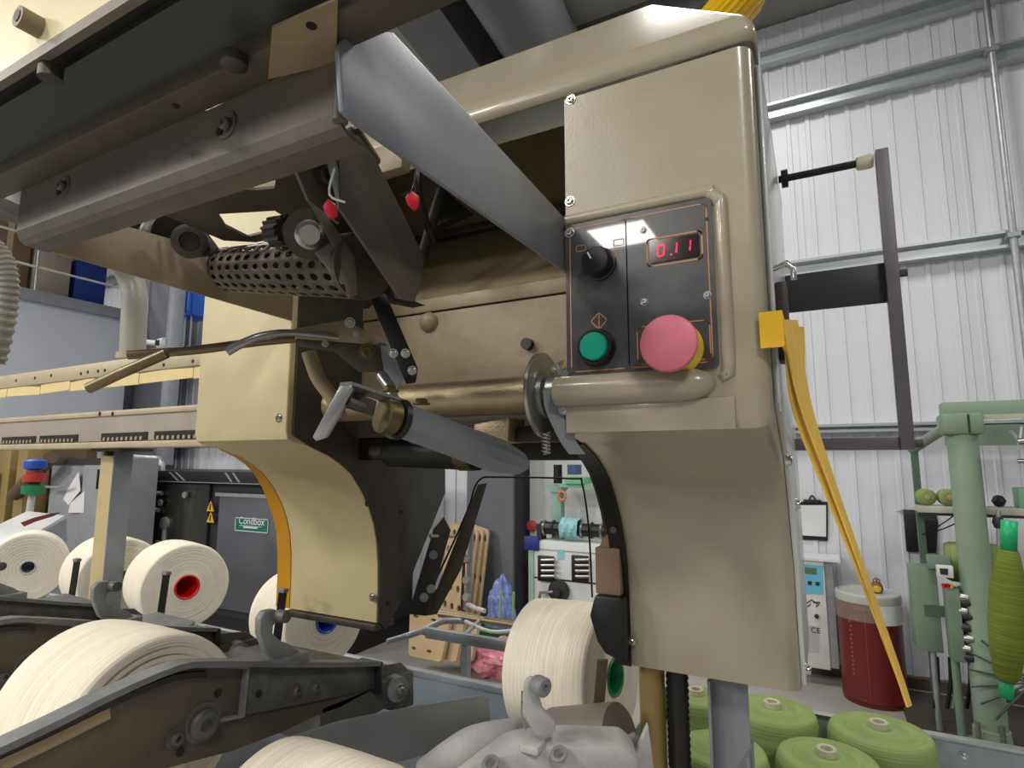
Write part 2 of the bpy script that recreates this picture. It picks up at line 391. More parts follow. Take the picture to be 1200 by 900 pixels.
# inner side plate of the end housing, seen from the control side
side = [(.650, 1.95), (.650, 1.54)]+PROF[6:]+[(.875, 1.20), (.885, 1.188), (.93, 1.23), (1.075, 1.43), (1.072, 1.50), (1.0, 1.60), (1.0, 1.95)]
plate('inner_side_plate', yzpoly(side, -.7365), (.005, 0, 0), darkst, D, bevel=.001)
for x, y in [(455, 707), (430, 590), (418, 520), (470, 600)]: bolt(D, oX(x, y, -.7315), (1, 0, 0), .004, .003, name='screw', m=darkst)
# ledge lip under the end housing, and the yellow inner guard behind its curved skirt
plate('bottom_lip', [(-.965, .86, 1.203), (-.735, .86, 1.203), (-.735, .915, 1.203), (-.965, .915, 1.203)], (0, 0, -.012), darkst, D, bevel=.002)
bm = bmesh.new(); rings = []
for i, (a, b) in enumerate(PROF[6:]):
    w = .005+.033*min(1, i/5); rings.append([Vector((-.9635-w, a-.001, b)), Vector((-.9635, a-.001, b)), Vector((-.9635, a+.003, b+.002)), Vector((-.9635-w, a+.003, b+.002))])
b_rings(bm, rings); fin('yellow_guard', bm, mat('yellow_enamel_shaded', (204, 142, 14), .45, 0, .08, 10), D, smooth=40, label='yellow curved inner guard')  # guard yellow deepened in the base colour to paint in its shading
# tube, disc and clamp under the recess
cyl('shaft_tube', (-.70, .70, 1.588), (-.305, .70, 1.588), .026, bronze, D, n=32)
dx = -.312
lathe('clamp_disc', [(.0, 0), (.052, 0), (.0545, .002), (.0545, .006), (.051, .008), (.02, .008), (0, .008)], (dx, .672, 1.583), (1, 0, 0), steel, D, 48)
lathe('hub', [(.030, .008), (.030, .012), (.022, .014), (.022, .06)], (dx, .672, 1.583), (1, 0, 0), steel, D, 32)
lathe('clamp_ring', [(.0215, 0), (.0245, .001), (.0245, .018), (.0215, .019)], (dx+.018, .665, 1.583), (1, 0, 0), steel, D, 32)
plate('clamp_ear', [(dx+.020, .655, 1.606), (dx+.036, .645, 1.606), (dx+.040, .650, 1.622), (dx+.024, .660, 1.620)], (0, .004, .001), steel, D, bevel=.001)
bolt(D, (dx+.030, .651, 1.613), (0, -1, .1), .004, .003, name='screw')
strip('clamp_arm', [(dx+.027, .642, 1.585), (dx+.030, .643, 1.560), (dx+.045, .648, 1.525), (dx+.055, .655, 1.508)], (.009, .003, 0), .006, greyp, D, 4)
bm = bmesh.new(); prof = [(.0, -.002), (.0175, 0), (.018, .01), (.018, .145), (.0165, .162), (.012, .175), (.005, .181), (0, .182)]
b_lathe(bm, prof, (-.275, .638, 1.5815), (1, 0, 0), 28); fin('shaft_fairing', bm, beige, D, smooth=40)
tube('spring', [(dx+.012+.005*math.cos(i*.9), .66+.005*math.sin(i*.9), 1.535-.0006*i) for i in range(46)], .0012, steel, D, 6)
# under-structure in the recess
plate('brass_bracket', [oY(555, 497, .70), oY(597, 489, .70), oY(595, 518, .70), oY(555, 521, .70)], (0, .05, .0), bronze, D, bevel=.002)
box('cross_beam', (-.735, .80, 1.50), (-.262, .84, 1.545), blackm, D, bevel=.003)
box('cross_beam', (-.56, .72, 1.525), (-.262, .76, 1.548), blackm, D, bevel=.003)
cyl('motor_body', (-.66, .80, 1.515), (-.47, .78, 1.510), .026, blackm, D); cyl('motor_end', (-.50, .776, 1.511), (-.475, .776, 1.511), .0275, brass, D)
cyl('motor_boss', (-.70, .80, 1.516), (-.66, .80, 1.515), .012, darkst, D)
# ---- black inner bracket of the control housing
st = [(-.272, a, b) for a, b in PROF[6:]]
strip('inner_flange', [(p[0], p[1]-.004, p[2]) for p in st], (.012, 0, 0), .003, blackm, D)
strip('inner_flange', [(-.290, p[1]+.012, p[2]+.01) for p in st[1:]], (.004, 0, 0), .012, darkst, D)
box('wooden_block', (-.306, .845, 1.305), (-.268, .872, 1.372), mat('tan_block', (140, 116, 92), .7), D, bevel=.002)
plate('wooden_block', [(-.300, .85, 1.372), (-.272, .85, 1.372), (-.278, .85, 1.384), (-.286, .85, 1.392), (-.296, .85, 1.384)], (0, .02, 0), mat('tan_block', (140, 116, 92), .7), D)
bm = bmesh.new(); b_poly(bm, [(-.304, .835, 1.305), (-.262, .835, 1.305), (-.262, .835, 1.215), (-.290, .835, 1.225), (-.302, .835, 1.24), (-.313, .835, 1.275)], (0, .06, 0)); fin('rubber_block', bm, black, D, bevel=.004)
cyl('bracket_bolt', (-.272, .83, 1.40), (-.272, .85, 1.40), .005, darkst, D)
# ---- control panel
PY = FY-.003
def P(x, y, off=0): return oY(x, y, PY-off)
panelm = mat('panel_anthracite', (70, 72, 76), .30, .1, .16, 16, .03, 200, dust=(104, 100, 92), dustamt=.35, coat=.4)
orange = mat('panel_line_copper', (196, 140, 92), .5)
cx0, cx1, cz0, cz1 = -.2615, -.0885, 1.597, 1.787
CP = plate('control_panel', [Vector((x, PY, z)) for x, z in rrect((cx0+cx1)/2, (cz0+cz1)/2, cx1-cx0, cz1-cz0, .006)], (0, .004, 0), panelm, D, label='anthracite control panel with knob, buttons and red display')
# moulded rim round the panel
rim = [(cx0, cz1+.008), (cx1-.012, cz1+.008), (cx1-.001, cz1+.005), (cx1+.008, cz1-.006), (cx1+.009, cz1-.02), (cx1+.009, cz0+.006), (cx1+.004, cz0-.004)]
tube('panel_rim', [Vector((x, FY+.002, z)) for x, z in rim], .0075, beige, D, 12, 4)
def line(pts, name='panel_line', closed=False, w=.0006, par=None):
    pts = [Vector(p) for p in pts]
    if closed: pts = pts+[pts[0]]
    bm = bmesh.new()
    for a, b in zip(pts, pts[1:]):
        d = (b-a).normalized(); s = Vector((0, 1, 0)).cross(d)*w
        b_poly(bm, [a-s-d*w, b-s+d*w, b+s+d*w, a+s-d*w], (0, -.0004, 0))
    return fin(name, bm, orange, par or CP)
def rl(x0, x1, z0, z1, r=.005): return [Vector((x, PY, z)) for x, z in rrect((x0+x1)/2, (z0+z1)/2, x1-x0, z1-z0, r)]
xm = P(735, 330).x
line(rl(cx0+.006, xm, cz0+.007, cz1-.006), closed=True)
line(rl(xm, cx1-.006, cz0+.007, cz1-.006), closed=True)
e0, e1 = P(748, 436), P(836, 374)
line(rl(e0.x, cx1-.008, cz0+.010, e1.z), closed=True)
# display
d0 = P(759, 312); d1 = P(822, 270)
dz0, dz1 = (d0.z+P(821, 304).z)/2, (P(760, 281).z+d1.z)/2
line(rl(d0.x, d1.x, dz0, dz1, .004), 'display_frame', True, .0009)
dsp = plate('display_window', [Vector((x, PY-.0015, z)) for x, z in rrect((d0.x+d1.x)/2, (dz0+dz1)/2, d1.x-d0.x-.006, dz1-dz0-.006, .002)], (0, .003, 0), mat('dark_red_glass', (38, 8, 14), .12, 0, .1, 20), CP)
led = emit('red_led', (255, 20, 60), 3.0)
def seg7(ch, x, z, h, par):
    w = h*.52; t = h*.10; s = .10
    S7 = {'a': ((0, 1), (1, 1)), 'b': ((1, 1), (1, .5)), 'c': ((1, .5), (1, 0)), 'd': ((0, 0), (1, 0)), 'e': ((0, .5), (0, 0)), 'f': ((0, 1), (0, .5))}
    bm = bmesh.new()
    for k in {'0': 'abcdef', '1': 'bc'}[ch]:
        (a, b), (c, d) = S7[k]
        p = Vector((x+a*w+b*h*s, PY-.0018, z+b*h)); q = Vector((x+c*w+d*h*s, PY-.0018, z+d*h)); v = (q-p).normalized(); n_ = Vector((0, 1, 0)).cross(v)*t*.5
        p = p+v*t*.6; q = q-v*t*.6
        b_poly(bm, [p-n_, q-n_, q+n_, p+n_], (0, -.0004, 0))
    return fin('display_digit', bm, led, par)
hh = .0125; zc = (dz0+dz1)/2-hh/2
seg7('0', P(771, 296).x, zc, hh, dsp); seg7('1', P(789, 294).x-.003, zc+.0005, hh, dsp); seg7('1', P(805, 292).x-.003, zc+.0005, hh, dsp)
bm = bmesh.new(); q = P(787, 300); b_box(bm, (q.x-.0007, PY-.0022, zc-.001), (q.x+.0007, PY-.0018, zc+.0006)); fin('decimal_point', bm, led, dsp)
for x, y in [(754, 270), (755, 354), (829, 346)]: bolt(CP, P(x, y), (0, -1, 0), .0030, .003, name='screw', m=steel)
cyl('pilot_hole', P(828, 257), P(828, 257)+Vector((0, -.0006, 0)), .0022, black, CP)
bolt(CP, P(668, 273), (0, -1, 0), .0046, .005, name='screw')
# rotary knob
kc = P(703, 310)
kb = lathe('rotary_knob', [(.020, 0), (.020, .003), (.0178, .004), (.0172, .017), (.0155, .0195), (0, .020)], kc, (0, -1, 0), black, CP, 36)
bm = bmesh.new(); q = kc+Vector((-.008, -.0202, .010)); b_strip(bm, [q, q+Vector((.004, 0, -.008))], (.0008, 0, .0004), .0006); fin('pointer_mark', bm, white, kb)
def icon(x, y, w, h):
    q = P(x, y); return line([(q.x-w, PY, q.z-h), (q.x+w, PY, q.z-h), (q.x+w, PY, q.z+h), (q.x-w, PY, q.z+h)], 'panel_symbol', True, .0005)
icon(681, 291, .006, .0035); icon(725, 284, .006, .0035); icon(722, 298, .002, .002)
q = P(702, 376); r_ = .010
line([(q.x-r_, PY, q.z), (q.x, PY, q.z+r_), (q.x+r_, PY, q.z), (q.x, PY, q.z-r_)], 'panel_symbol', True, .0006); line([(q.x, PY, q.z+.008), (q.x, PY, q.z-.008)], 'panel_symbol')
# green push button
gb = P(700, 408)
bz = lathe('button_bezel', [(.0225, 0), (.0225, .004), (.0205, .012), (.0180, .012), (.0178, .008), (0, .008)], gb, (0, -1, 0), black, CP, 32)
lathe('button_cap', [(.0168, .008), (.0168, .014), (.0155, .0165), (0, .017)], gb, (0, -1, 0), mat('green_button', (0, 150, 122), .35, 0, .04, 20), bz, 32, label='green push button cap')
# emergency stop
ec = P(792, 409)
ys = lathe('emergency_stop', [(.030, 0), (.030, .004), (.026, .008), (.022, .010), (.018, .011), (.018, .020), (0, .020)], ec, (0, -1, 0), mat('emergency_yellow', (206, 186, 46), .4), CP, 36, label='yellow collar with pink mushroom button')
lathe('mushroom_head', [(.016, .020), (.024, .024), (.0295, .030), (.0305, .035), (.0290, .039), (.024, .0415), (.012, .0425), (0, .0426)], ec, (0, -1, 0), mat('faded_pink', (222, 120, 142), .45, 0, .06, 30), ys, 40, label='faded pink mushroom button')
# ---- beacon on the hood
bc = Vector((-.118, .80, 2.090)); ba = Vector((.768, 0, .64)); bu, bv, ba = frame(ba)
be = lathe('beacon_base', [(.038, -.004), (.038, .014), (.034, .018), (.031, .02), (0, .02)], bc, ba, mat('beacon_base_grey', (190, 190, 186), .4), D, 32)
bm = bmesh.new(); n_ = 48; pr_ = [(.031, .02), (.0315, .05), (.029, .085), (.023, .10), (.010, .107), (0, .108)]
b_rings(bm, [[bc+ba*h+(bu*math.cos(2*PI*j/n_)+bv*math.sin(2*PI*j/n_))*max(r*(1+(.035 if j % 2 else -.01)), 1e-4) for j in range(n_)] for r, h in pr_])
fin('beacon_lens', bm, mat('amber_lens', (245, 200, 20), .15, 0, .05, 30, trans=.35, coat=.5), be, smooth=25, label='ribbed amber beacon lens')
# ---- frame behind the housing on its right
fr = thing('side_frame', 'grey metal frame of flat bars with dark crossplate standing out from the beige housing', 'frame', (.1, 1.0, 1.5))
FY2 = 1.0
purp = mat('purple_grey_bar', (104, 100, 106), .5, .3, .1, 12)
a, b = oY(1033, 175, FY2), oY(1057, 527, FY2)
box('upright', (a.x-.0085, FY2-.004, b.z), (a.x+.0085, FY2+.012, a.z), purp, fr, bevel=.001)
a, b = oY(925, 208, FY2+.02), oY(1008, 191, FY2+.02)
cyl('stop_rod', (-.0335, FY2+.02, a.z), (b.x, FY2+.02, a.z), .006, blackm, fr); cyl('rod_cap', (b.x-.006, FY2+.02, a.z), (b.x+.018, FY2+.02, a.z), .0115, mat('ivory_cap', (214, 210, 186), .5), fr, bevel=.004)
cyl('rod_collar', (a.x-.012, FY2+.02, a.z), (a.x-.002, FY2+.02, a.z), .015, blackm, fr)
a, b = oY(925, 318, FY2+.014), oY(1040, 354, FY2+.014)
box('crossplate', (-.0335, FY2+.013, b.z), (b.x+.012, FY2+.019, oY(1035, 308, FY2+.014).z), mat('charcoal_plate', (52, 54, 56), .5, .2), fr, bevel=.001)
a = oY(1058, 512, FY2); b = oY(1058, 527, FY2)
box('bottom_rail', (-.0335, FY2+.002, b.z), (a.x+.012, FY2+.016, a.z), purp, fr, bevel=.001)
for z in ((a.z+b.z)/2, oY(1045, 320, FY2).z): cyl('bar_bolt', (a.x+.006, FY2+.006, z), (a.x+.024, FY2+.006, z), .006, darkst, fr, n=8)
# ---- yellow strap
sm_ = mat('yellow_strap', (230, 190, 88), .6, 0, .10, 25, stretch=(8, 8, 1))
sp = thing('lifting_strap', 'long yellow strap hanging from a hook on the side of the beige housing', 'strap', (-.02, .68, 1.64))
tagm = mat('yellow_tag', (232, 184, 30), .5, 0, .04)
t0 = oY(896, 371, .655); t1 = oY(921, 410, .655)
plate('strap_label', [Vector((t0.x-.004, .634, t1.z)), Vector((t0.x+.016, .634, t1.z)), Vector((t0.x+.016, .634, t0.z)), Vector((t0.x-.004, .634, t0.z))], (0, .002, 0), tagm, sp)
plate('strap_label', [Vector((t0.x+.016, .634, t1.z)), Vector((t0.x+.016, .676, t1.z)), Vector((t0.x+.016, .676, t0.z)), Vector((t0.x+.016, .634, t0.z))], (.002, 0, 0), tagm, sp)
for k, (u, v) in enumerate([((918, 378), 0), ((924, 384), .012), ((916, 376), -.004)]):
    pts = [Vector((.007, 0, 0))+q for q in (oY(u[0], u[1], .67+v), oY(926+k*4, 470, .68+v), oY(958+k*3, 560, .70+v), oY(1000+k*1.5, 670, .72+v*.6), oY(1034+k, 765, .74+v*.3), oY(1056, 826, .75))]
    bm = bmesh.new(); ps = spline(pts, 6); rings = []
    for i, p in enumerate(ps):
        t = i/(len(ps)-1); wv = Vector((.5, .8, .1))*(.011+.004*math.sin(t*5+k))*(1-.72*t); nn = Vector((.8, -.5, .25))*.0012
        rings.append([p-wv-nn, p+wv-nn, p+wv+nn, p-wv+nn])
    b_rings(bm, rings); fin('strap_web', bm, sm_, sp, smooth=60)
# ------------------------------------------------------------------ front bracket of the carriage and the header above it
BY = .275
crm = mat('bracket_grey', (98, 92, 86), .5, .25, .10, 8, .12, 220, dust=(140, 132, 120), dustamt=.35)  # tone lowered to paint in shade where lamps miss the crossbar
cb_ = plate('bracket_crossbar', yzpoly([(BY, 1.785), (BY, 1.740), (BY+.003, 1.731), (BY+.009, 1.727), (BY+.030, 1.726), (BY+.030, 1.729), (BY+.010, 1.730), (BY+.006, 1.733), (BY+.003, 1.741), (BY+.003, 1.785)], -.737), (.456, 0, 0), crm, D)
for x, y in [(75, 219), (266, 147)]:
    p = oY(x, y, BY)
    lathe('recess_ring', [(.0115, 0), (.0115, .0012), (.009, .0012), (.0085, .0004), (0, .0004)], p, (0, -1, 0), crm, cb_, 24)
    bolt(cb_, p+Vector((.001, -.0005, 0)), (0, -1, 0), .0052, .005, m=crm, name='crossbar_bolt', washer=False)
    cyl('slot', p+Vector((-.0075, 0, -.004)), p+Vector((-.0075, -.0016, -.004)), .0036, black, cb_)
armm = mat('bracket_arm_grey', (136, 140, 148), .42, .25, .07, 7, .06, 260)
ra = [oX(391, 60, -.272), oX(398, 46, -.272), oX(425, 38, -.272), oX(455, 40, -.272), oX(664, 263, -.272), oX(662, 321, -.272), oX(412, 146, -.272), oX(396, 132, -.272)]
plate('bracket_arm', ra, (.005, 0, 0), armm, D, bevel=.0012)
plate('bracket_arm', [(-.740, BY, 1.779), (-.740, .64, 1.80), (-.740, .64, 1.722), (-.740, BY+.012, 1.729)], (.004, 0, 0), beigein, D, bevel=.001)
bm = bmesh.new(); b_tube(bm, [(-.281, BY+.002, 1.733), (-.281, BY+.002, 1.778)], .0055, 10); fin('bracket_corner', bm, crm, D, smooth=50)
# perforated under-tray seen through its cut-outs
zt = 1.779
bm = bmesh.new()
b_holed(bm, [oZ(x, y, zt) for x, y in [(178, 246), (300, 195), (420, 150), (446, 190), (404, 252), (366, 264), (336, 277), (300, 284), (262, 282), (215, 262)]],
        [[oZ(x, y, zt) for x, y in [(267, 212), (290, 201), (312, 195), (320, 202), (323, 213), (321, 221), (300, 223), (283, 222)]],
         [oZ(x, y, zt) for x, y in [(255, 251), (290, 249), (322, 247), (330, 252), (336, 262), (312, 272), (290, 278), (264, 265)]],
         [oZ(x, y, zt) for x, y in [(202, 231), (222, 225), (238, 226), (238, 229), (218, 232)]]], (0, 0, .003))
fin('under_tray', bm, browndk, D)
# folded dark plate
pl = [oX(x, y, -.335) for x, y in [(396, 160), (412, 148), (442, 190), (470, 245), (497, 302), (494, 330), (486, 353), (470, 350), (430, 290), (400, 246)]]
plate('folded_plate', pl, (-.003, 0, 0), browndk, D)
plate('fold_flange', [oX(384, 176, -.336), oX(389, 172, -.336), oX(407, 238, -.336), oX(401, 246, -.336)], (-.004, 0, 0), greyp, D)
plate('flange_plate', [oX(x, y, -.352) for x, y in [(340, 182), (392, 165), (402, 245), (398, 262), (362, 235)]], (-.003, 0, 0), browndk, D)
bolt(D, oX(378, 207, -.352), (1, 0, 0), .007, .006, m=darkst, name='plate_bolt', hexa=True)
# perforated suction tube: every hole is a real opening
def perforated(name, p0, p1, r0, r1, nl, na, m, parent):
    p0 = Vector(p0); p1 = Vector(p1); u, v, d = frame(p1-p0); L_ = (p1-p0).length; bm = bmesh.new(); cache = {}
    def vert(s, a):
        key = (round(s, 4), round(a % 1, 5))
        if key not in cache:
            r = r0+(r1-r0)*s; cache[key] = bm.verts.new(p0+d*L_*s+(u*math.cos(2*PI*a)+v*math.sin(2*PI*a))*r)
        return cache[key]
    off = [(-.5, -.5), (0, -.5), (.5, -.5), (.5, 0), (.5, .5), (0, .5), (-.5, .5), (-.5, 0)]
    for i in range(nl):
        for j in range(na):
            sc, ac = (i+.5)/nl, (j+.5)/na
            o8 = [vert(sc+x/nl, ac+y/na) for x, y in off]
            h8 = []
            for x, y in off:
                q = math.hypot(x, y); h8.append(vert(sc+x/q*.30/nl, ac+y/q*.30/na))
            for k in range(8): bm.faces.new((o8[k], o8[(k+1) % 8], h8[(k+1) % 8], h8[k]))
    o = fin(name, bm, m, parent, smooth=40)
    s_ = o.modifiers.new('wall', 'SOLIDIFY'); s_.thickness = .0015
    return o
MD = thing('suction_gripper_unit', 'dark perforated suction roller with toothed rollers below the grey bracket', 'mechanism', W(350, 305, .65))
rusty = mat('rusty_perforated_steel', (92, 84, 74), .5, .5, .3, 22, .2, 120, dust=(58, 52, 46), dustamt=.5)
t0, t1 = W(270, 316, .755), W(424, 312, .556)
perforated('perforated_tube', t0, t1, .0285, .032, 12, 16, rusty, MD)
cyl('inner_core', t0, t1, .019, blackm, MD)
dirn = (t1-t0).normalized()
lathe('end_cap', [(.029, -.002), (.029, .002), (.012, .003), (0, .003)], t0, -dirn, darkst, MD)
lathe('end_flange', [(.0325, 0), (.0325, .004), (.012, .004), (0, .006)], t1, dirn, rusty, MD)
def toothed(name, p, d, r, h, n, m, parent):
    u, v, d = frame(d); p = Vector(p); bm = bmesh.new(); ring = []
    for i in range(n):
        for k, rr in ((0, .86), (.25, 1), (.5, 1), (.75, .86)):
            a = 2*PI*(i+k)/n; ring.append((u*math.cos(a)+v*math.sin(a))*r*rr)
    b_rings(bm, [[p+q for q in ring], [p+d*h+q for q in ring]]); return fin(name, bm, m, parent)
g0 = W(322, 272, .61)
toothed('toothed_roller', g0, dirn, .016, .03, 14, blackm, MD)
cyl('roller_shaft', g0, g0+dirn*.09, .008, darkst, MD)
g1 = W(363, 275, .545)
lathe('roller_washer', [(.0235, 0), (.0235, .004), (.010, .004), (0, .004)], g1, -ray(363, 276), darkst, MD, 32)
lathe('lock_nut', [(.0135, .004), (.0135, .008), (.011, .010), (.009, .014), (0, .014)], g1, -ray(363, 276), steel, MD, 24)
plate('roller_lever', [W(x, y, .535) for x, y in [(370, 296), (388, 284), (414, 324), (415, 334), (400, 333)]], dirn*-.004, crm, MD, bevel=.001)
plate('perforated_lever', [W(x, y, .534) for x, y in [(358, 228), (366, 226), (416, 300), (420, 345), (410, 350), (398, 300)]], dirn*-.004, rusty, MD, bevel=.001)
l0 = W(196, 276, .79)
lathe('rubber_roller', [(.026, -.018), (.030, -.012), (.030, .016), (.026, .022), (.010, .024), (0, .024)], l0, dirn, blackm, MD)
l1 = W(222, 283, .735)
lathe('roller_boss', [(.0, 0), (.021, 0), (.021, .012), (.017, .014), (.012, .014), (.011, .004), (0, .004)], l1, -ray(222, 283), darkst, MD)
plate('boss_bracket', [W(x, y, .745) for x, y in [(205, 270), (232, 262), (262, 296), (262, 300), (226, 302), (208, 294)]], dirn*-.006, darkst, MD, bevel=.001)
strip('diagonal_bar', [W(212, 240, .76), W(250, 290, .76)], ray(212, 240).cross(Vector((0, 0, 1))).normalized()*.006, .004, blackm, MD)
for (x, y, d, sx) in [(386, 243, .445, -1), (483, 233, .62, 1)]:
    c = W(x, y, d); ax = Vector((.4, -.3, .85)).normalized()
    cl = thing('cable_tie_clip', 'small red plastic clip on the dark folded plate' if sx < 0 else 'small red plastic clip on the black cable beside the grey arm', 'clip', c)
    plate('clip_body', [c+CR*a*d/FPX+CU*b*d/FPX for a, b in [(-8, 2), (-2, 11), (8, 3), (7, -9), (1, -13), (-6, -6)]], CF*.006, red, cl, bevel=.001)
    tube('wire', [c+CR*-.012*sx+CU*.004, c+CU*.010, c+CR*.004+CU*.03], .0009, white if sx < 0 else black, cl, 6, 4)
# black lever bar with bolts and the links behind it
plate('lever_bar', [W(x, y, .62) for x, y in [(432, 346), (452, 344), (490, 432), (487, 448), (476, 450)]], (-.003, .004, 0), black, MD, bevel=.001)
for x, y in [(461, 414), (475, 414), (483, 434)]: bolt(MD, W(x, y, .617), -ray(x, y), .0035, .003, name='lever_bolt')
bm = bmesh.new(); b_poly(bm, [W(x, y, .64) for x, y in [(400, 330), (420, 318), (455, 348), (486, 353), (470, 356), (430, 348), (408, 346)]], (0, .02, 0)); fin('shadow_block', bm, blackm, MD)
# rods behind the grey arm: valve block
vb = box('valve_block', oY(438, 196, .60)-Vector((.012, 0, .012)), oY(475, 180, .62)+Vector((.01, 0, .008)), beigein, D, bevel=.002)
tube('black_hose', [oY(492, 195, .66), oY(490, 225, .66), oY(500, 262, .70), oY(508, 282, .75)], .006, black, D, 10, 5)
tube('black_hose', [oY(520, 215, .72), oY(512, 240, .72), oY(495, 300, .74)], .009, blackm, D, 10, 5)
plate('linkage', [oY(x, y, .78) for x, y in [(505, 240), (520, 222), (548, 246), (505, 268)]], (0, .02, 0), blackm, D)
# ---- header beam running along the machine above the bracket
HD = thing('header_beam', 'long dark brown header beam running overhead above the grey bracket', 'beam', (-1, .23, 1.80))
box('soffit', (-.86, .246, 1.783), (.25, BY-.001, 1.80), browndk, HD, bevel=.002)
plate('green_band', yzpoly([(.206, 1.803), (.246, 1.797), (.246, 1.83), (.206, 1.83)], -.86), (1.11, 0, 0), mat('dark_green_grey', (64, 68, 64), .45, .1, .1, 6), HD)
box('dark_gap', (-.86, .192, 1.808), (.25, .206, 1.83), blackm, HD)
box('gutter_edge', (-.86, .186, 1.797), (-.30, .192, 1.806), mat('worn_edge', (120, 112, 104), .5, .3), HD)
cp_ = box('cream_fascia', (-.86, .186, 1.806), (-.30, .191, 1.90), mat('cream_fascia', (236, 222, 178), .4, 0, .04, 5), HD, label='bright cream fascia panel')
p = oY(47, 33, .186); cyl('spacer_tube', p, p+Vector((0, -.014, 0)), .008, beigein, cp_); cyl('spacer_hole', p+Vector((0, -.014, 0)), p+Vector((0, -.0146, 0)), .0045, black, cp_)
cyl('spacer_tube', (-.50, .196, 1.797), (-.50, .196, 1.787), .008, darkst, HD)
tp = [oZ(x, y, 1.782) for x, y in [(319, 30), (396, -4), (394, 72), (314, 90)]]
tpo = plate('tan_plate', tp, (0, 0, -.002), mat('tan_plate', (150, 134, 104), .5, .2, .2, 20), HD)
q = oZ(365, 30, 1.780); cyl('plate_hole', q, q-Vector((0, 0, .0006)), .0035, black, tpo)
q = oZ(206, 124, 1.783); cyl('plate_hole', q, q-Vector((0, 0, .0006)), .003, black, HD)
q = oZ(275, 65, 1.783); lathe('soffit_bolt', [(.009, 0), (.009, .008), (.006, .010), (0, .010)], q, (0, 0, -1), darkst, HD)
# ------------------------------------------------------------------ guide rods in front of the end housing
gr = thing('yarn_guide_rods', 'bent steel guide rods reaching left across the end housing', 'guide rod', W(420, 400, .74))
rodm = mat('worn_rod', (128, 112, 88), .38, .7, .2, 25)
tube('tip_rod', [W(104, 455, .60), W(140, 438, .60), W(195, 414, .61)], .0058, rodm, gr, 12)
tube('main_rod', [W(150, 416, .63), W(230, 410, .65), W(300, 401, .68), W(345, 397, .70)], .0052, rodm, gr, 12, 5)
tube('curved_guide', [W(266, 412, .655), W(285, 402, .66), (W(310, 393, .67)), W(345, 390, .69), W(400, 396, .72), W(472, 403, .76)], lambda t: .0055-.002*t, steel, gr, 12, 6)
plate('guide_plate', [W(x, y, .715) for x, y in [(340, 386), (402, 375), (418, 382), (452, 398), (440, 404), (340, 396)]], CF*.003, beigein, gr, bevel=.0008)
plate('guide_bracket', [W(x, y, .73) for x, y in [(342, 398), (452, 402), (452, 436), (420, 436), (392, 412), (350, 406)]], CF*.004, darkst, gr, bevel=.0008)
plate('guide_link', [W(x, y, .72) for x, y in [(445, 404), (462, 408), (474, 440), (462, 462), (452, 448)]], CF*.004, greyp, gr, bevel=.0008)
for x, y, r in [(381, 403, .003), (430, 412, .007), (410, 378, .0045), (418, 391, .003)]: bolt(gr, W(x, y, .71), -ray(x, y), r, .006, m=brass if r > .006 else steel, name='guide_bolt')
tube('bent_pipe', [W(362, 412, .80), W(366, 425, .80), W(374, 445, .80), W(392, 470, .80), W(398, 490, .80)], .010, beigein, gr, 12, 5)
# ------------------------------------------------------------------ gripper head
gh = thing('gripper_head', 'grey tube gripper head with bright angled plate below the bronze shaft', 'gripper', W(500, 510, .60))
plate('jaw_plate', [W(x, y, .52) for x, y in [(366, 512), (398, 452), (412, 451), (414, 457), (380, 514), (370, 517)]], CF*.012, steel, gh, bevel=.001)
plate('top_flange', [W(398, 452, .52), W(412, 451, .52), W(470, 470, .555), W(490, 484, .57), W(470, 480, .575), W(412, 458, .54)], (0, 0, .003), steel, gh)
plate('jaw_cheek', [W(x, y, .535) for x, y in [(404, 462), (412, 458), (440, 470), (436, 488), (404, 478), (386, 506)]], CF*.006, darkst, gh, bevel=.0008)
tube('hex_stud', [W(408, 470, .525), W(432, 480, .54)], .0045, darkst, gh, 6)
a, b, c = W(447, 486, .545), W(470, 492, .56), W(606, 543, .64)
lathe('brass_collar', [(.010, 0), (.017, .001), (.017, .014), (.012, .016), (0, .016)], a, b-a, brass, gh)
lathe('collar_ring', [(.020, 0), (.020, .006), (0, .006)], a+(b-a).normalized()*.016, b-a, black, gh)
u, v, d = frame(c-b); up = (CU-d*CU.dot(d)).normalized(); sd = d.cross(up)
def sect(p, w, h, ch=.35):
    return [p+sd*x*w+up*z*h for x, z in ((-1, -ch), (-1, ch), (-ch, 1), (ch, 1), (1, ch), (1, -ch), (ch, -1), (-ch, -1))]
bm = bmesh.new(); b_rings(bm, [sect(b, .0175, .0165), sect(b.lerp(c, .5), .018, .017), sect(b.lerp(c, .8), .020, .018), sect(c, .022, .012)]); fin('gripper_body', bm, greyp, gh, smooth=20)
tube('pivot_rod', [W(462, 470, .60), W(456, 452, .61), W(447, 440, .62)], .006, steel, gh, 10)
for x, y in [(457, 459), (494, 474)]: bolt(gh, W(x, y, .575), (0, 0, 1), .006, .006, m=brass, name='collar_bolt', hexa=True)
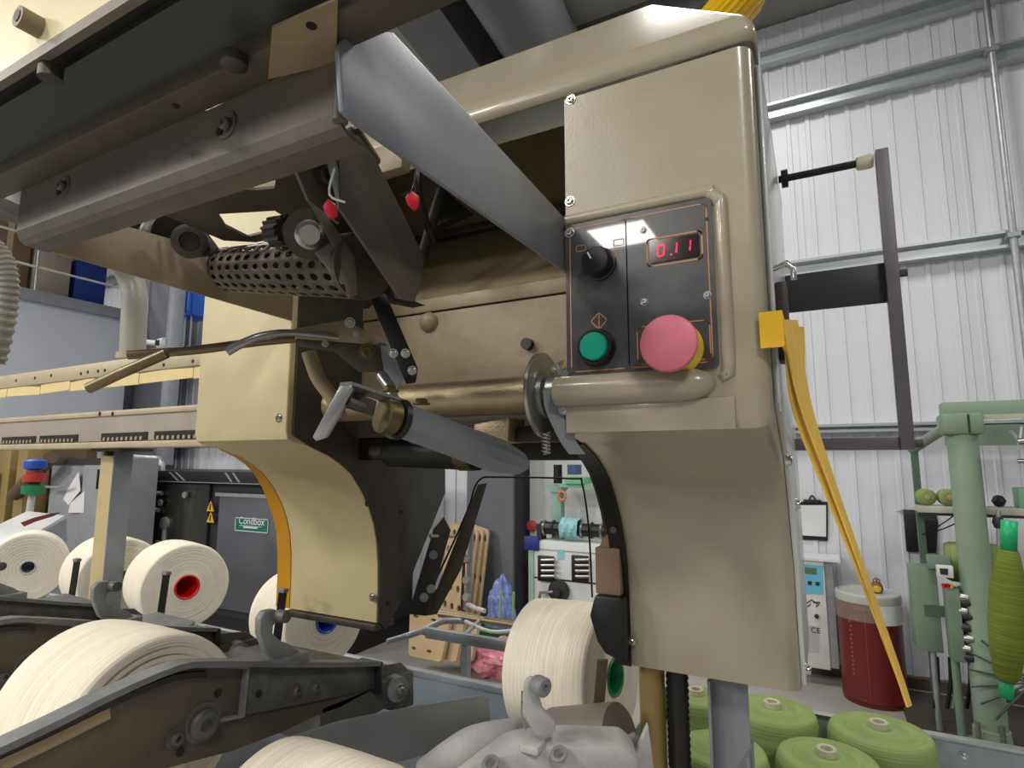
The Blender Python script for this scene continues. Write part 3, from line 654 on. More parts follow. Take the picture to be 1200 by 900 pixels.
# ------------------------------------------------------------------ wire guard and side bars under the end housing
wg = thing('wire_guard', 'thin black wire guard loop hanging under the end housing', 'guard', W(600, 640, 1.2))
tube('wire_loop', [W(492, 718, 1.22), W(520, 660, 1.23), W(548, 598, 1.24), W(556, 572, 1.245), W(564, 561, 1.25), W(580, 559, 1.25), W(672, 561, 1.28), W(682, 566, 1.28), W(690, 620, 1.27), W(694, 700, 1.25)], .0022, blackm, wg, 8, 4)
plate('flat_bar', [W(x, y, 1.2) for x, y in [(495, 708), (512, 690), (560, 568), (571, 566), (540, 668), (512, 720), (498, 722)]], CF*.004, browndk, wg, bevel=.0008)
plate('flat_bar', [W(x, y, 1.16) for x, y in [(478, 720), (508, 620), (520, 606), (528, 622), (500, 722)]], CF*.006, darkst, wg, bevel=.0008)
tube('spacer_pin', [W(504, 628, 1.15), W(532, 628, 1.19)], .004, steel, wg, 8)
for x, y in [(508, 650), (505, 690), (497, 700)]: bolt(wg, W(x, y, 1.155), -ray(x, y), .006, .006, m=steel, name='guard_bolt')
# ------------------------------------------------------------------ wound yarn packages
rndc = random.Random(3)
def cheese(face, R, L, corecol, axis, label, coneface=.0, name='yarn_package', rc=.024, ridges=9):
    """face = centre of the end that shows; axis points out of that end"""
    axis = Vector(axis).normalized(); q = axis.to_track_quat('Z', 'Y')
    t = thing(name, label, 'yarn package', face, 'ecru yarn packages on the winder'); t.rotation_mode = 'QUATERNION'; t.rotation_quaternion = q
    prof = [(rc, -L), (R*.93, -L), (R*.985, -L+.006), (R*.995, -L+.03), (R, -L*.5), (R*.99, -.022), (R*.97, -.010), (R*.94, -.004)]
    for i in range(ridges*2):
        s = 1-i/(ridges*2); r = rc+(R*.92-rc)*s
        prof.append((r, (-.0005 if i % 2 else -.0058)-coneface*(1-s)+rndc.uniform(-.0008, .0008)))
    prof += [(rc, -.002-coneface), (rc, -L)]
    bm = bmesh.new(); n = 64; rings = []
    for k, (r, h) in enumerate(prof[:-1]):
        rings.append([Vector((math.cos(2*PI*i/n), math.sin(2*PI*i/n), 0))*r*(1+.006*mnoise.noise(Vector((math.cos(2*PI*i/n)*2+face[0]*9, math.sin(2*PI*i/n)*2, h*40))))+Vector((0, 0, h)) for i in range(n)])
    b_rings(bm, rings, cap=False)
    vs = [bm.verts.new(v.co) for v in []]
    lo = bm  # body
    def link(nm, b_, m):
        bmesh.ops.recalc_face_normals(b_, faces=b_.faces)
        me = bpy.data.meshes.new(nm)
        for f in b_.faces: f.smooth = True
        b_.to_mesh(me); b_.free(); me.materials.append(m)
        o = bpy.data.objects.new(nm, me); COL.objects.link(o); o.parent = t; return o
    link('yarn_body', bm, yw)
    cmn = mat('core_%d_%d_%d' % corecol, corecol, .35, 0, .05, 30)
    bm = bmesh.new(); b_lathe(bm, [(rc*.86, -L-.004), (rc*1.0, -L-.004), (rc*1.0, .001-coneface), (rc*.97, .003-coneface), (rc*.86, .001-coneface), (rc*.80, -.03), (rc*.78, -L*.7), (0, -L*.7)], (0, 0, 0), (0, 0, 1), 32, False); link('core_tube', bm, cmn)
    return t
AX = (1, -.12, .0)
cheese((-1.64, 1.10, 1.137), .122, .19, (214, 30, 26), (1, -.30, .02), 'ecru yarn package with a red core tube beside the beige post', rc=.034)
cheese((-2.00, 1.12, 1.125), .125, .19, (60, 190, 90), (1, -.2, 0), 'ecru yarn package standing behind the beige post')
cheese((-2.56, 1.10, 1.114), .125, .18, (196, 196, 200), (1, -.45, .03), 'ecru yarn package with dark hollow core beside the grey operator desk', .012)
cheese((-1.09, 1.10, 1.112), .112, .18, (36, 84, 190), (1, -.22, .05), 'ecru yarn package with a blue core tube under the end housing', rc=.030)
cheese((-.362, 1.10, 1.10), .128, .175, (10, 128, 78), (1, -.10, .05), 'ecru yarn package with a green core under the control housing', rc=.034)
cheese((-.68, .435, 1.195), .105, .17, (196, 196, 200), (1, -.05, .03), 'large ecru yarn package lying behind the nearest grey cradle arm', .012)
cheese((-.366, .44, 1.122), .098, .145, (196, 196, 200), (1, 0, .0), 'smooth ecru yarn package in front of the grey deflector plate')
# ------------------------------------------------------------------ winding units: cradle arms in a row
XU = -.60
dusty = mat('dusty_grey_casting', (122, 124, 126), .6, .15, .12, 12, .2, 150, dust=(170, 168, 162), dustamt=.35)
dustyd = mat('dusty_dark_steel', (80, 80, 80), .55, .3, .14, 12, .18, 150, dust=(140, 134, 124), dustamt=.4)
rails = mat('worn_rail', (120, 122, 124), .4, .4, .12, 14, dust=(60, 58, 56), dustamt=.4)
def unit(X0, label, full=True):
    dx = X0-XU
    t = thing('winding_unit_cradle', label, 'cradle arm', (X0, .5, 1.2), 'cradle arms of the winding machine')
    def px(x, y, o=0): p = oX(x, y, XU); return Vector((X0+o, p.y, p.z))
    top = [(-60, 898), (0, 872), (60, 844), (125, 812), (200, 781), (240, 777), (290, 777), (340, 778), (400, 778), (437, 777)]
    bot = [(440, 806), (400, 828), (372, 838), (330, 858), (272, 880), (200, 899), (60, 945), (-60, 985)]
    bm = bmesh.new(); b_poly(bm, [px(x, y) for x, y in top+bot], (-.006, 0, 0)); fin('side_plate', bm, browndk, t)
    # top rail: double lip following the arm
    bm = bmesh.new(); b_strip(bm, [px(x, y-1, .004) for x, y in top], (.011, 0, 0), .006, 3); fin('top_rail', bm, rails, t, smooth=40)
    bm = bmesh.new(); b_strip(bm, [px(x, y+13, .001) for x, y in top[:6]], (.004, 0, 0), .006, 3); fin('rubber_strip', bm, black, t, smooth=40)
    bm = bmesh.new(); b_strip(bm, [px(x, y+22, .003) for x, y in top[:4]], (.003, 0, 0), .010, 3); fin('tan_strip', bm, mat('tan_strip', (150, 130, 100), .6), t, smooth=40)
    plate('bearing_plate', [px(x, y) for x, y in [(287, 781), (437, 780), (437, 806), (370, 821), (281, 838)]], (.004, 0, 0), dustyd, t, bevel=.0012)
    strip('rib', [px(238, 779, .004), px(286, 781, .004), px(280, 838, .004), px(250, 843, .004)], (.004, 0, 0), .004, dusty, t)
    p = px(236, 846); lathe('pivot_nut', [(.020, 0), (.020, .003), (.015, .004), (.015, .010), (.0125, .013), (.006, .013), (.005, .008), (0, .008)], p, (1, -.2, 0), dustyd, t, 20)
    for x, y, r in [(205, 865, .007), (343, 808, .006), (365, 805, .006)]: bolt(t, px(x, y, .004 if x > 300 else 0), (1, 0, 0), r, .007, m=dustyd, name='arm_bolt', hexa=r < .0065)
    for x, y in [(255, 812), (300, 812), (211, 881)]: cyl('hole', px(x, y, .0005 if x < 290 else .0045), px(x, y, .001 if x < 290 else .005), .0045, black, t, n=14)
    box('end_block', px(437, 776, -.03), px(438, 812, .012)+Vector((0, .006, 0)), black, t, bevel=.002)
    # tension pulley at the tail
    p = px(463, 806); lathe('tail_pulley', [(.010, -.012), (.018, -.010), (.018, -.004), (.014, 0), (.018, .004), (.018, .010), (.010, .012), (.008, .016), (0, .016)], p, (1, -.35, 0), dusty, t, 28)
    bolt(t, p+Vector((.014, -.005, 0)), (1, -.35, 0), .006, .006, m=steel, name='pulley_bolt')
    plate('tail_plate', [px(x, y, -.012) for x, y in [(450, 783), (478, 778), (492, 792), (492, 828), (470, 836), (450, 830)]], (-.005, 0, 0), dustyd, t, bevel=.002)
    # hooked package lever
    lv = plate('package_lever', [px(x, y, -.01) for x, y in [(312, 745), (312, 726), (318, 717), (330, 715), (337, 720), (337, 729), (328, 734), (327, 744), (336, 752), (350, 758), (358, 764), (357, 778), (332, 779), (320, 768)]], (-.012, 0, 0), dusty, t, bevel=.003)
    p = px(331, 722, -.008); cyl('lever_pin', p, p+Vector((.016, 0, 0)), .0075, dustyd, lv, bevel=.001)
    box('lever_foot', px(316, 776, -.026)-Vector((0, 0, .004)), px(362, 781, .002)+Vector((0, 0, .004)), dusty, t, bevel=.002)
    # package stop: dark upright behind
    a = Vector((X0-.335, .815, 1.16)); b = Vector((X0-.325, .815, 1.25))
    strip('package_stop', [a, b], (.007, .003, 0), .004, blackm, t); box('stop_cap', b-Vector((.009, .006, 0)), b+Vector((.009, .006, .007)), dusty, t, bevel=.001)
    # cross carrier between this arm and the next
    plate('carrier', [Vector((X0-.33, a_, b_)) for a_, b_ in [(.60, 1.18), (.80, 1.165), (.80, 1.13), (.60, 1.13)]], (.33, 0, 0), dustyd, t, bevel=.004)
    if X0 < XU-.1: plate('carrier_wedge', [Vector((X0-.30, .62, 1.165)), Vector((X0-.10, .62, 1.165)), Vector((X0-.10, .70, 1.175)), Vector((X0-.14, .76, 1.175)), Vector((X0-.30, .78, 1.17))], (0, .006, .012), dusty, t, bevel=.003)
    cyl('carrier_roller', (X0-.30, .70, 1.155), (X0-.10, .70, 1.155), .030, dustyd, t, n=24)
    return t
unit(-1.332, 'grey cradle arm beside the beige post, deepest of the visible row')
unit(-.966, 'dusty grey cradle arm with hooked lever in front of the red-cored package')
unit(XU, 'dusty grey cradle arm with hooked lever in front of the blue-cored package')
# the nearest unit: pale casting with roller lever
u4 = thing('winding_unit_cradle', 'pale dusty cradle casting with curved roller lever in front of the green-cored package', 'cradle arm', (-.24, .55, 1.2), 'cradle arms of the winding machine')
pale = mat('pale_dusty_casting', (168, 168, 168), .7, .05, .10, 14, .25, 140, dust=(205, 203, 198), dustamt=.4)
bm = bmesh.new(); b_tube(bm, [W(505, 912, .69), W(530, 889, .69), W(560, 868, .70), W(612, 856, .74)], lambda t: .025-.010*t, 14, 5); fin('arm_casting', bm, pale, u4, smooth=50)
bm = bmesh.new(); b_poly(bm, [W(x, y, .66) for x, y in [(520, 915), (560, 893), (612, 880), (660, 876), (735, 878), (752, 894), (745, 915), (600, 922)]], CF*.05); fin('base_casting', bm, pale, u4, bevel=.008)
lv = plate('roller_lever', [W(x, y, .66) for x, y in [(612, 822), (615, 800), (621, 795), (629, 797), (630, 812), (636, 832), (650, 846), (652, 858), (640, 868), (628, 862), (618, 846)]], CF*.010, pale, u4, bevel=.003)
p = W(630, 802, .655); lathe('lever_roller', [(.0095, -.003), (.0105, 0), (.0105, .012), (.0085, .014), (.004, .014), (.003, .011), (0, .011)], p, (.9, -.45, 0), dusty, lv, 22)
box('lever_foot', W(608, 882, .66), W(645, 862, .68), pale, u4, bevel=.003)
tube('lever_wire', [W(612, 810, .67), W(611, 835, .67), W(616, 855, .67)], .0012, steel, u4, 6)
for x, y in [(575, 895), (655, 884)]: p = W(x, y, .652); lathe('casting_ring', [(.010, 0), (.010, .002), (.006, .002), (.005, 0), (0, 0)], p, (0, -.6, 1), dusty, u4, 20)
cyl('winding_drum', W(650, 872, .86), W(728, 868, .80), .048, mat('taupe_drum', (122, 114, 106), .55, .1, .1, 12), u4, n=36, bevel=.003)
strip('package_stop', [W(706, 773, .86), W(701, 834, .86)], CR*.008, .005, mat('brown_stop', (96, 82, 70), .6), u4)
plate('side_fin', [W(x, y, .70) for x, y in [(735, 905), (760, 850), (764, 880), (768, 915)]], CF*.01, pale, u4, bevel=.002)
plate('side_fin', [W(x, y, .72) for x, y in [(690, 890), (745, 862), (755, 872), (700, 905)]], CF*.01, dusty, u4, bevel=.002)
# deflector sheet
df = plate('deflector_plate', [oX(x, y, -.52) for x, y in [(330, 868), (400, 845), (480, 829), (565, 815), (573, 818), (576, 860), (480, 890), (400, 910)]], (-.004, 0, 0), mat('deflector_grey', (122, 128, 130), .45, .2, .08, 9), None, bevel=.001)
tag(df, 'plain grey sheet metal deflector plate between the cradle arms', 'deflector plate')
# machine bed behind and under the units
bd = thing('winder_bed', 'blue-grey bed of the winding machine under the yarn packages', 'machine bed', (-2, 1.0, 0))
bedm = mat('bed_blue_grey', (92, 102, 112), .5, .15, .10, 5, .1, 120)
plate('deck', yzpoly([(.62, 1.02), (.95, .955), (1.33, .93), (1.33, .915), (.62, .98)], -4.6), (4.14, 0, 0), bedm, bd)
box('rear_rail', (-4.6, 1.325, .90), (-.46, 1.345, .946), galv, bd, bevel=.002)
box('front_panel', (-4.6, .60, .25), (-.46, .62, 1.02), bedm, bd); box('rear_panel', (-4.6, 1.31, .25), (-.46, 1.325, .92), bedm, bd)
for x in (-4.5, -3.2, -1.9, -.6): box('foot', (x-.05, .65, 0), (x+.05, 1.3, .25), darkst, bd, bevel=.005)
for i in range(8): box('deck_seam', (-4.4+i*.48, .66, .955-.0+.005), (-4.39+i*.48, 1.3, .962), darkst, bd)
# post, pipe and hose under the control housing
gp = thing('machine_post', 'grey flanged steel post under the control housing', 'post', (-.14, .93, 0))
a = oY(832, 812, .92); b = oY(876, 806, .92)
box('web', (a.x, .92, .0), (b.x, .925, 1.19), greyp, gp); box('flange', (b.x-.004, .90, 0), (b.x, .96, 1.10), greyp, gp); box('flange', (a.x, .90, 0), (a.x+.004, .96, 1.19), greyp, gp)
yp = cyl('drain_pipe', (oY(764, 800, .90).x, .90, 0), (oY(764, 800, .90).x, .90, 1.203), .0185, mat('olive_pipe', (150, 128, 76), .45, .3, .12, 10), None, n=24); tag(yp, 'olive yellow vertical pipe under the control housing', 'pipe')
hx = oY(791, 800, .90).x
bm = bmesh.new(); pr_ = []
for i in range(131): pr_ += [(.0165, i*.0092), (.0145, i*.0092+.005)]
b_lathe(bm, pr_, (hx+.002, .905, 0), (0, 0, 1), 16); hz = fin('corrugated_hose', bm, black, None, smooth=60); tag(hz, 'black corrugated hose hanging beside the olive pipe', 'hose')
# ------------------------------------------------------------------ track beams and post behind the carriage
tanb = mat('tan_beam', (186, 172, 144), .5, .1, .08, 7, .1, 150, dust=(150, 134, 108), dustamt=.3)
TY = 1.0
xe = -1.30
ub = thing('upper_track_beam', 'tan upper track beam with bolt holes left of the end housing', 'beam', (-2.5, TY, 1.80))
z0, z1 = oY(120, 441, TY).z, oY(120, 424, TY).z
ubb = box('beam_web', (-6.2, TY, z0), (xe, TY+.05, z1), tanb, ub, bevel=.002)
for x, y in [(19, 446), (41, 443), (95, 438), (103, 436), (115, 435), (123, 434), (192, 428), (226, 424), (60, 440), (160, 431)]:
    p = oY(x, y, TY); p.z = min(max(p.z, z0+.012), z1-.01); cyl('bolt_hole', p, p+Vector((0, -.001, 0)), .0055, blackm, ubb, n=12)
# ragged cream seal strip under the upper beam
rr_ = random.Random(5); creamst = mat('cream_seal', (226, 204, 150), .7, 0, .08, 12)
x = -6.1
while x < xe:
    w = rr_.uniform(.16, .26); za, zb = z0-.004+rr_.uniform(-.006, .004), z0-.004+rr_.uniform(-.006, .004)
    plate('seal_flap', [(x, TY+.004, z0-.034+rr_.uniform(-.003, .003)), (x+w-.004, TY+.004, z0-.034+rr_.uniform(-.003, .003)), (x+w-.004, TY+.004, zb), (x+w*.5, TY+.004, z0-.001), (x, TY+.004, za)], (0, .004, 0), creamst, ub)
    x += w
lb = thing('lower_track_beam', 'wide grey-tan lower track beam with slotted edge left of the end housing', 'beam', (-2.5, TY, 1.6))
gy = mat('grey_tan_beam', (160, 154, 142), .5, .15, .08, 7, .1, 150, dust=(178, 168, 148), dustamt=.3)
zt_, zf, zb_ = oY(120, 482, TY).z, oY(120, 488, TY).z, oY(120, 517, TY).z
box('top_flange', (-6.2, TY-.002, zf), (xe, TY+.10, zt_), tanb, lb, bevel=.002)
box('beam_web', (-6.2, TY+.004, zb_), (xe, TY+.05, zf), gy, lb)
box('lip', (-6.2, TY-.03, zb_-.022), (-1.22, TY+.05, zb_-.004), tanb, lb, bevel=.002)
for i, xa in enumerate([oY(2, 510, TY).x, oY(46, 510, TY).x, oY(118, 510, TY).x, oY(180, 510, TY).x]):
    s_ = box('toothed_slot', (xa, TY+.0015, zb_+.002), (xa+(.24 if i < 3 else .20), TY+.005, zb_+.024), blackm, lb)
    bm = bmesh.new()
    for k in range(9): b_cyl(bm, (xa+.02+k*.024, TY-.001, zb_+.006), (xa+.02+k*.024, TY+.003, zb_+.006), .006, None, 8)
    fin('slot_teeth', bm, gy, s_)
for x, y in [(117, 485), (132, 485)]: p = oY(x, y, TY-.002); cyl('bolt_hole', p, p+Vector((0, -.001, 0)), .007, blackm, lb, n=12)
po = thing('track_post', 'beige and grey upright post carrying the lower track beam', 'post', (-1.9, 1.03, .95))
a = oY(118, 560, 1.02).x; b = oY(146, 560, 1.02).x
box('front_face', (a-.008, 1.02, .9625), (a+.062, 1.025, zb_-.022), mat('post_beige', (196, 176, 128), .5, 0, .12, 6), po); box('side_face', (a+.062, 1.018, .9625), (a+.067, 1.075, zb_-.022), greyp, po, bevel=.001)
box('head_plate', (a-.03, 1.0, zb_-.032), (a+.13, 1.10, zb_-.022), darkst, po); cyl('head_bolt', (a+.05, 1.01, zb_-.045), (a+.05, 1.01, zb_-.032), .012, black, po)
# bent duct and corrugated hose
bd_ = thing('bent_duct', 'pale bent duct rising from the upper track beam', 'duct', oY(150, 415, 1.03))
d0 = 1.88
tube('duct_pipe', [W(155, 418, d0), W(157, 375, d0), W(158, 350, d0), W(152, 325, d0), W(136, 303, d0-.05), W(105, 287, d0-.1), W(60, 272, d0-.2)], .037, mat('pale_duct', (166, 166, 158), .4, .15, .06, 8), bd_, 20, 5)
cyl('duct_collar', W(155, 420, d0), W(155, 413, d0), .045, tanb, bd_)
bm = bmesh.new(); pts = spline([W(-12, 285, 1.3), W(4, 305, 1.3), W(10, 335, 1.3), W(6, 375, 1.3), W(-6, 425, 1.3)], 20); u = None; rings = []
for i, p in enumerate(pts):
    d = (pts[min(i+1, len(pts)-1)]-pts[max(i-1, 0)]).normalized()
    if u is None: u = d.orthogonal().normalized()
    u = (u-d*u.dot(d)).normalized(); v = d.cross(u); r = .021 if i % 4 < 2 else .0175
    rings.append([p+(u*math.cos(2*PI*k/16)+v*math.sin(2*PI*k/16))*r for k in range(16)])
b_rings(bm, rings); tag(fin('corrugated_hose', bm, mat('grey_hose', (140, 138, 130), .5), None, smooth=30), 'pale grey corrugated suction hose beside the bent duct', 'hose')
# ------------------------------------------------------------------ far left: office, boxes, hoist
of = thing('site_office', 'white walled site office with storage boxes on its flat roof', 'office', (-9.5, 3, 0))
box('wall_panel', (-12, 1.2, 0), (-8.0, 4.30, 3.33), mat('office_white', (214, 220, 230), .5, 0, .03, 2), of)
box('fascia', (-12, 1.15, 3.33), (-7.94, 4.36, 3.46), mat('office_fascia', (150, 154, 160), .5), of)
def crate(name, Y0, Y1, h, c, label, x=-8.35, dep=.6, z=3.46, tape=True):
    t = thing(name, label, 'box', (x-dep/2, (Y0+Y1)/2, z), 'boxes stored on the office roof')
    box('carton', (x-dep, Y0, z), (x, Y1, z+h), mat(name+'%d%d%d' % c, c, .8, 0, .08, 4), t, bevel=.01)
    if tape: box('tape', (x-.001, (Y0+Y1)/2-.03, z+h*.55), (x+.003, (Y0+Y1)/2+.03, z+h+.002), tanb, t)
crate('cardboard_box', 2.85, 3.28, .85, (128, 104, 82), 'tall brown carton stack on the office roof')
crate('cardboard_box', 2.35, 2.80, .55, (150, 126, 100), 'low brown carton at the end of the office roof')
crate('cardboard_box', 3.32, 3.72, .72, (176, 166, 150), 'pale beige carton between brown and blue boxes')
crate('plastic_crate', 3.78, 4.14, .62, (36, 66, 150), 'dark blue crate on the office roof', tape=False)
mr = thing('mezzanine_railing', 'thin white double railing along the edge of the office roof', 'railing', (-7.95, 3, 3.46))
for z in (3.75, 4.10): tube('rail', [(-7.95, 1.2, z), (-7.95, 5.2 if z > 4 else 4.3, z-.02)], .014, white, mr, 8)
for y in (1.3, 2.3, 3.2, 4.28): tube('stanchion', [(-7.95, y, 3.46), (-7.95, y, 4.1)], .014, galv, mr, 8)
ho = thing('blue_hoist', 'bright blue hoist unit hanging by the grey column', 'hoist', W(230, 360, 7.2))
blue = mat('hoist_blue', (28, 92, 196), .45)
c = W(229, 355, 7.2); box('motor_body', c-Vector((.17, .15, .20)), c+Vector((.17, .15, .20)), blue, ho, bevel=.03)
for k in range(4): box('cooling_fin', c+Vector((-.15+k*.09, -.18, -.16)), c+Vector((-.12+k*.09, -.15, .16)), blue, ho)
cyl('drum', c+Vector((-.12, -.05, .2)), c+Vector((-.12, -.05, .32)), .06, blue, ho)
for k in (-.12, -.02, .10): tube('chain', [c+Vector((k, -.1, -.2)), c+Vector((k, -.1, -.75))], .010, galv, ho, 6)
c = W(229, 355, 7.2); tube('hanging_rod', [c+Vector((0, 0, .2)), Vector((c.x, c.y, RZ(c.y)))], .012, galv, ho, 8)
pg = thing('grey_service_pipe', 'tall grey round service pipe beside the far column', 'pipe', W(207, 360, 6.8))
c = W(207, 360, 6.8); cyl('pipe', (c.x, c.y, 1.45), (c.x, c.y, 4.9), .085, mat('grey_pipe', (134, 140, 148), .4), pg); cyl('pipe_joint', (c.x, c.y, 3.8), (c.x, c.y, 3.9), .10, mat('grey_pipe', (134, 140, 148), .4), pg)
wv_ = thing('white_valve_pipe', 'white horizontal pipe with a ball valve above the upper track beam', 'pipe', W(190, 403, 7.3))
tube('pipe', [W(160, 400, 7.3), W(205, 404, 7.1)], .036, white, wv_, 10); c = W(192, 403, 7.1); lathe('valve_body', [(.036, -.08), (.075, -.05), (.075, .05), (.036, .08)], c, (1, 0, 0), white, wv_, 16); box('valve_handle', c+Vector((-.03, -.09, -.03)), c+Vector((.03, -.06, .03)), black, wv_)
# ------------------------------------------------------------------ conditioning cabinet
CY = 3.5
def cp(x, y, o=0): return oY(x, y, CY-o)
cbx = thing('conditioning_cabinet', 'dark grey conditioning cabinet with glass door and green Condbox sign', 'cabinet', (-5.2, 3.9, 0))
anth = mat('cabinet_anthracite', (44, 46, 50), .5, .1, .08, 4); cgrey = mat('cabinet_grey', (92, 94, 102), .5, .1, .05, 4)
zt2 = 1.40
box('carcass', (-6.6, CY+.02, .15), (-3.3, CY+.85, zt2-.06), anth, cbx); box('plinth', (-6.6, CY+.05, 0), (-3.3, CY+.85, .15), black, cbx)
box('top_rail', (-6.65, CY-.05, zt2-.10), (-3.25, CY+.85, zt2), mat('rail_black', (28, 29, 31), .4), cbx, bevel=.004); box('rail_trim', (-6.65, CY-.056, zt2-.105), (-3.25, CY-.05, zt2-.098), galv, cbx)
for x0, x1 in ((cp(204, 560).x, cp(215, 560).x), (cp(270, 560).x, cp(278, 560).x)):
    for o in (0, .10): strip('rail_stripe', [(x0+o, CY-.053, zt2-.01), (x1+o, CY-.053, zt2-.09)], (.012, 0, 0), .004, galv, cbx)
glassd = mat('smoked_glass', (58, 58, 54), .12, 0, .35, 3, coat=.4, stretch=(3, 1, .4))
g0, g1 = cp(152, 645).x, cp(238, 645).x
dg = box('glass_door', (g0, CY-.005, .22), (g1, CY+.02, zt2-.16), glassd, cbx)
box('door_frame', (g0-.05, CY-.012, .2), (g0, CY+.02, zt2-.12), anth, dg); box('door_frame', (g1, CY-.012, .2), (g1+.05, CY+.02, zt2-.12), anth, dg); box('door_frame', (g0, CY-.012, zt2-.17), (g1, CY+.02, zt2-.12), anth, dg)
q0 = cp(256, 640).x; dg2 = box('solid_door', (q0, CY-.02, .22), (-3.4, CY+.02, zt2-.22), cgrey, cbx, bevel=.004)
box('door_head_rail', (q0-.05, CY-.03, zt2-.22), (-3.4, CY+.0, zt2-.19), galv, dg2)  # galvanised strip along the top of the solid door
s0, s1 = cp(279, 608), cp(317, 622); zs0, zs1 = (cp(279, 624).z+cp(317, 622).z)/2, (s0.z+cp(317, 606).z)/2
sg = box('sign', (s0.x, CY-.026, zs0), (s1.x, CY-.02, zs1), mat('sign_green', (10, 104, 86), .5, 0, .03), cbx, label='green sign reading Condbox')
bm = bmesh.new()
for (xa, za, xb, zb) in [(s0.x, zs0, s1.x, zs0+.006), (s0.x, zs1-.006, s1.x, zs1), (s0.x, zs0, s0.x+.006, zs1), (s1.x-.006, zs0, s1.x, zs1)]: b_box(bm, (xa, CY-.028, za), (xb, CY-.026, zb))
fin('sign_border', bm, white, sg)
text('sign_text', 'Condbox', ((s0.x+s1.x)/2, CY-.027, zs0+.062), (s1.x-s0.x)*.205, white, sg, (1, 0, 0), (0, 0, 1), .001, 'CENTER')
bm = bmesh.new(); b_box(bm, (s0.x+.11, CY-.028, zs0+.03), (s1.x-.13, CY-.026, zs0+.042)); b_box(bm, (s0.x+.06, CY-.028, zs0+.046), (s1.x-.08, CY-.026, zs0+.05)); fin('sign_line', bm, white, sg)
for y in (593, 606):
    p = cp(250, y); bm = bmesh.new(); b_poly(bm, [(p.x-.05, CY-.03, p.z-.045), (p.x+.05, CY-.03, p.z-.045), (p.x, CY-.03, p.z+.05)], (0, .006, 0)); o = fin('warning_triangle', bm, yellow, cbx)
    bm = bmesh.new(); b_box(bm, (p.x-.007, CY-.033, p.z-.03), (p.x+.007, CY-.03, p.z+.02)); fin('warning_mark', bm, black, o)
p = cp(195, 613); lathe('pressure_gauge', [(.06, 0), (.06, .03), (.05, .032), (0, .032)], p, (0, -1, 0), galv, cbx, 24); tube('gauge_pipe', [p+Vector((0, -.01, -.05)), p+Vector((0, -.01, -.35))], .025, galv, cbx); tube('gauge_pipe', [p+Vector((-.12, -.01, -.18)), p+Vector((.1, -.01, -.18))], .012, galv, cbx)
for x, y, x2, y2 in [(165, 578, 190, 578), (178, 570, 178, 596), (178, 596, 186, 598), (172, 586, 180, 586)]: tube('inner_pipe', [cp(x, y, .03), cp(x2, y2, .03)], .02, galv, cbx, 8)
for x, y in [(189, 589), (172, 586), (218, 580)]: p = cp(x, y, .03); lathe('inner_valve', [(.03, 0), (.03, .02), (0, .02)], p, (0, -1, 0), galv, cbx, 12)
tube('pipe_run', [cp(150, 536), cp(185, 538), cp(189, 545), cp(189, 552)], .035, galv, cbx, 12); cyl('pipe_stub', cp(182, 553), cp(182, 543), .05, mat('copper_stub', (140, 110, 90), .5), cbx)
# grey switch cabinet with papers
CY = 2.9
sc = thing('switch_cabinet', 'plain grey switch cabinet with white papers hung on its door', 'cabinet', (-5.9, 3.1, 0))
xa, xb = cp(60, 560).x, cp(126, 560).x
box('carcass', (xa, CY, .0), (xb-.02, CY+.45, 1.52), mat('switch_grey', (142, 144, 150), .5), sc); box('door', (cp(100, 560).x, CY-.02, .1), (xb-.04, CY, 1.46), mat('switch_grey', (142, 144, 150), .5), sc, bevel=.004); box('top_band', (xa, CY-.02, 1.46), (xb-.02, CY, 1.52), anth, sc)
plate('paper_sheet', [cp(x, y, .03) for x, y in [(92, 553), (94, 575), (80, 592), (74, 585), (84, 565)]], (0, .004, 0), white, sc); plate('paper_sheet', [cp(x, y, .025) for x, y in [(82, 590), (99, 575), (98, 601), (80, 601)]], (0, .004, 0), white, sc)
tube('cable', [cp(52, 570, .1), cp(68, 571, .1), cp(78, 568, .1)], .012, galv, sc, 8, 4); box('door_handle', cp(115, 565, .04)-Vector((.03, 0, .06)), cp(115, 558, .02)+Vector((.03, 0, .06)), black, sc)
# tan machine frame further left
tm = thing('tan_machine_frame', 'tan and brown framed machine standing beside the grey switch cabinet', 'machine', (-7.0, 3.0, 0))
tan2 = mat('tan_machine', (140, 118, 70), .6, 0, .15, 4); tan3 = mat('brown_machine', (84, 70, 44), .6, 0, .2, 5)
for x, y0_, w in [(16, 530, .28), (38, 530, .18), (4, 532, .16)]: p = cp(x, 560); box('upright', (p.x-w/2, CY-.1, 0), (p.x+w/2, CY+.1, 1.62), tan2, tm, bevel=.01)
tube('brace', [cp(18, 580, .15), cp(50, 545, .15), cp(60, 536, .15)], .06, tan3, tm, 8)
for y in (585, 605, 545): box('crossbar', (-7.6, CY+.1, cp(30, y).z-.04), (xa-.04, CY+.18, cp(30, y).z+.04), tan3, tm)
box('backing', (-7.7, CY+.3, 0), (xa-.04, CY+.4, 1.9), tan3, tm); box('paper_notice', (cp(-8, 590).x, CY-.16, cp(5, 588).z), (cp(13, 590).x, CY-.15, cp(5, 552).z), white, tm)
vp = thing('pipe_valve', 'small blue, red and green valve cluster on a white pipe', 'valve', W(38, 600, 4.0))
tube('pipe', [W(34, 604, 4.0)-Vector((0, 0, W(34, 604, 4.0).z)), W(34, 604, 4.0), W(38, 578, 4.0)], .022, white, vp); c = W(40, 560, 4.0)
for dz, cc in ((.09, (40, 80, 180)), (0, (190, 60, 50)), (-.08, (40, 140, 90))): lathe('valve_ring', [(.03, -.04), (.065, -.025), (.065, .025), (.03, .04)], c+Vector((0, 0, dz)), (0, 0, 1), mat('valve_%d_%d' % cc[:2], cc, .4), vp, 12)
